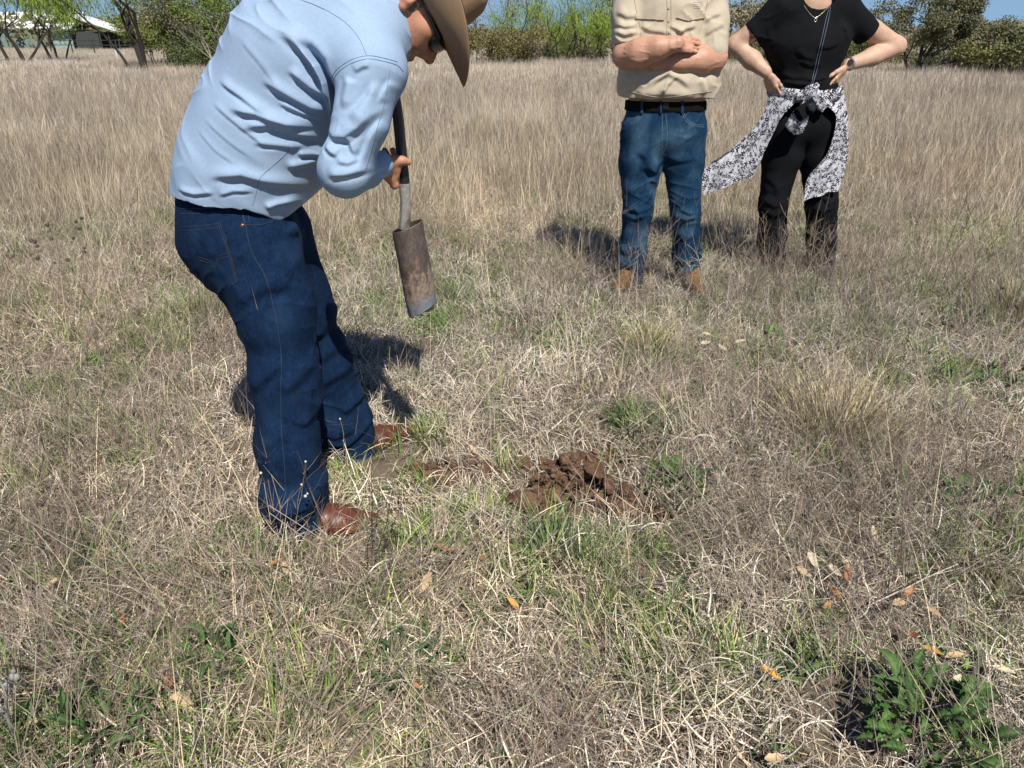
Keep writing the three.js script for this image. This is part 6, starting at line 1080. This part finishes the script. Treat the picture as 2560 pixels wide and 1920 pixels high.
weed('dead_weed', 'grey brown wiry weed at the bottom centre', 1290, 1850, { stems: 14, h: 0.22, rad: 0.0013, foot: 0.12, spread: 0.9, wob: 0.35, branches: 5, sub: 2, c: [0.22, 0.17, 0.135] }, 75);
weed('dead_weed', 'dark stemmed weed left of the bottom centre', 850, 1560, { stems: 5, h: 0.26, rad: 0.0013, foot: 0.06, spread: 0.4, wob: 0.25, branches: 4, sub: 1, c: [0.085, 0.062, 0.05] }, 76);
weed('dead_weed', 'tall straw stalks leaning right beside the back of the bending man', 330, 560, { stems: 12, h: 0.62, rad: 0.0021, foot: 0.08, spread: 0.16, lean: [0.45, 0.1], wob: 0.08, branches: 0, sub: 0, c: [0.47, 0.37, 0.24] }, 77);
{
  const a = G(2170, 1515, 0.05), b = G(2395, 1410, 0.075), t = thing('fallen_twig', 'bleached forked twig lying on the grass at lower right', 'twig', a), r = rngOf(81), c = [0.50, 0.44, 0.37];
  const main = new Mb(), d = b.clone().sub(a); tubeInto(main, curve([V(0, 0, 0), d.clone().multiplyScalar(0.35).add(V(0, 0.012, 0.008)), d.clone().multiplyScalar(0.7).add(V(0, 0.004, 0)), d], 20), Array.from({ length: 21 }, (_, k) => 0.0026 - 0.0001 * k * 0.6), 6, c); part('twig_stem', main.geo(), grassMat, t);
  for (const [u, dir, l] of [[0.62, V(0.75, 0.25, -0.75), 0.10], [0.70, V(1, 0.1, -0.1), 0.09], [0.66, V(0.1, 0.55, -0.6), 0.11], [0.3, V(0.5, 0.3, 0.4), 0.06]]) { const mb = new Mb(); stalk(mb, r, d.clone().multiplyScalar(u).add(V(0, 0.006, 0)), dir, l, 0.0017, 5, 0.15, c); part('twig_branch', mb.geo(), grassMat, t); }
}
function tussock(name, label, category, px, py, o, seed) {
  const base = G(px, py), r = rngOf(seed), t = thing(name, label, category, base), mb = new Mb();
  for (let k = 0; k < o.n; k++) { const [x, z] = inDisc(r, o.R), c = vary(r, r() < o.mix ? o.c1 : o.c0, 0.45), out = Math.atan2(z, x); blade(mb, r, x, 0, z, { len: o.h * (0.55 + 0.6 * r()), w: o.w * (0.7 + 0.6 * r()), yaw: out + (r() - 0.5) * 1.6, lean: (o.lean ?? 0.1) + 0.5 * Math.hypot(x, z) / o.R * r(), curl: (o.curl ?? 0.7) * (0.4 + r()), seg: 6, c0: mixc(c, [0.3, 0.27, 0.12], 0.2), c1: c }); }
  part('blades', mb.geo(), grassMat, t); return t;
}
tussock('green_tuft', 'thick blue green grass tuft below the soil mound', 'grass tuft', 1375, 1400, { n: 220, R: 0.09, h: 0.17, w: 0.0036, c0: [0.055, 0.12, 0.04], c1: LIME, mix: 0.25 }, 91);
tussock('green_tuft', 'bright green tuft right of the blue green one', 'grass tuft', 1500, 1415, { n: 120, R: 0.08, h: 0.12, w: 0.003, c0: GRN, c1: LIME, mix: 0.3 }, 92);
tussock('green_tuft', 'small green tuft between the soil patch and the mound', 'grass tuft', 1265, 1185, { n: 70, R: 0.04, h: 0.11, w: 0.003, c0: GRN, c1: LIME, mix: 0.5 }, 93);
tussock('green_tuft', 'green grass in front of the soil mound', 'grass tuft', 1215, 1300, { n: 150, R: 0.10, h: 0.09, w: 0.0032, c0: GRN, c1: LIME, mix: 0.3, lean: 0.4 }, 94);
tussock('green_tuft', 'dark green leafy clump behind the soil mound', 'grass tuft', 1605, 1085, { n: 260, R: 0.12, h: 0.12, w: 0.006, c0: DKG, c1: GRN, mix: 0.4, curl: 1.2 }, 95);
tussock('green_tuft', 'olive bunch of grass before the lace boots', 'grass tuft', 1615, 890, { n: 240, R: 0.13, h: 0.22, w: 0.003, c0: [0.17, 0.17, 0.05], c1: STRAW, mix: 0.4, curl: 1.2 }, 96);
tussock('green_tuft', 'pale olive bunch grass at the right', 'grass tuft', 2085, 1100, { n: 620, R: 0.19, h: 0.28, w: 0.0026, c0: [0.27, 0.23, 0.10], c1: [0.6, 0.5, 0.33], mix: 0.62, curl: 0.9 }, 97);
tussock('green_tuft', 'olive green bunch grass cut by the right edge', 'grass tuft', 2530, 800, { n: 240, R: 0.14, h: 0.28, w: 0.0032, c0: [0.14, 0.15, 0.05], c1: STRAW, mix: 0.3 }, 98);
tussock('green_tuft', 'green tuft left of the seat of the bending man', 'grass tuft', 500, 800, { n: 260, R: 0.16, h: 0.20, w: 0.004, c0: [0.07, 0.13, 0.03], c1: LIME, mix: 0.3 }, 99);
tussock('green_tuft', 'green tuft just behind the auger barrel', 'grass tuft', 1120, 760, { n: 220, R: 0.16, h: 0.17, w: 0.004, c0: [0.06, 0.11, 0.03], c1: LIME, mix: 0.25 }, 100);
tussock('green_tuft', 'green grass by the toe of the far boot', 'grass tuft', 1085, 1105, { n: 130, R: 0.08, h: 0.12, w: 0.003, c0: GRN, c1: LIME, mix: 0.4 }, 101);
tussock('green_tuft', 'lime green wispy grass at the lower centre right', 'grass tuft', 1690, 1680, { n: 200, R: 0.12, h: 0.15, w: 0.0024, c0: [0.2, 0.24, 0.07], c1: GRN, mix: 0.35, curl: 1.0 }, 102);
tussock('green_tuft', 'deep green grass at the right edge', 'grass tuft', 2480, 1440, { n: 320, R: 0.15, h: 0.12, w: 0.003, c0: GRN, c1: [0.14, 0.18, 0.04], mix: 0.4 }, 103);
// broadleaf plants whose leaves one can pick out
function lobed(L, wid, lobes, bendAmt, c, seed) {                            // a jagged leaf along x, from the stalk end
  const mb = new Mb(), n = 36, r = rngOf(seed);
  for (let i = 0; i <= n; i++) { const t = i / n, env = Math.sin(Math.PI * Math.pow(t, 0.7)) ** 0.8, saw = lobes ? 0.55 + 0.45 * Math.abs(Math.sin(t * Math.PI * lobes)) ** 0.7 : 1, w = Math.max(0.0015, wid * env * saw), x = L * t, y = bendAmt * L * (t * 1.2 - t * t * 1.3); for (let q = -2; q <= 2; q++) mb.v(x + Math.abs(q) * w * 0.22, y + Math.abs(q) * w * 0.22 + 0.06 * wid * noise(t * 9, q, seed), q / 2 * w, vary2(q === 0 ? mixc(c, [0.2, 0.26, 0.12], 0.35) : c, 0.15 * noise(t * 12, q * 3, seed))); }
  for (let i = 0; i < n; i++) for (let q = 0; q < 4; q++) { const a = i * 5 + q; mb.quad(a, a + 1, a + 6, a + 5); }
  return mb.geo();
}
function leafy(name, label, px, py, o, seed) {
  const r = rngOf(seed), t = thing(name, label, 'plant', G(px, py)), geos = [0, 1, 2, 3].map((k) => lobed(o.L, o.W, o.lobes, 0.5 + 0.3 * r(), mixc(o.c0, o.c1, k / 3), seed + k));
  for (let k = 0; k < o.n; k++) { const [x, z] = inDisc(r, o.R), m = part('leaf', geos[k % 4], LEAFM, t), s = 0.55 + 0.75 * r(); m.position.set(x, 0.012 + o.h * r(), z); m.rotation.set((r() - 0.5) * 0.7, -Math.atan2(z, x) + (r() - 0.5) * 2.0, 0.1 + r() * (o.up ?? 0.5), 'YXZ'); m.scale.setScalar(s); }
  return t;
}
leafy('lobed_weed', 'big green weed with lobed leaves at the lower right corner', 2310, 1865, { n: 105, R: 0.12, L: 0.052, W: 0.013, lobes: 4.5, h: 0.085, up: 0.7, c0: [0.026, 0.066, 0.014], c1: [0.070, 0.140, 0.032] }, 110);
leafy('leafy_herb', 'dark green herb with narrow leaves at the lower left', 265, 1860, { n: 60, R: 0.09, L: 0.055, W: 0.0085, lobes: 0, h: 0.07, up: 1.1, c0: [0.035, 0.080, 0.022], c1: [0.075, 0.14, 0.04] }, 120);
leafy('leafy_herb', 'upright green herb above the orange leaf at lower left', 535, 1690, { n: 45, R: 0.06, L: 0.055, W: 0.007, lobes: 0, h: 0.09, up: 1.2, c0: [0.045, 0.095, 0.03], c1: [0.08, 0.15, 0.045] }, 130);
leafy('leafy_herb', 'dark bluish weed at the bottom left of the centre', 1030, 1690, { n: 55, R: 0.08, L: 0.05, W: 0.007, lobes: 3, h: 0.05, c0: [0.03, 0.065, 0.03], c1: [0.06, 0.11, 0.05] }, 140);
leafy('leafy_herb', 'green weed leaves beside the tall grass at the right edge', 2440, 1300, { n: 60, R: 0.11, L: 0.06, W: 0.010, lobes: 3, h: 0.05, c0: [0.035, 0.08, 0.022], c1: [0.08, 0.14, 0.04] }, 150);
leafy('leafy_herb', 'green weed right of the soil mound', 1690, 1235, { n: 60, R: 0.09, L: 0.055, W: 0.008, lobes: 0, h: 0.06, up: 0.9, c0: [0.05, 0.10, 0.03], c1: [0.10, 0.16, 0.045] }, 160);
renderer.render(scene, camera);
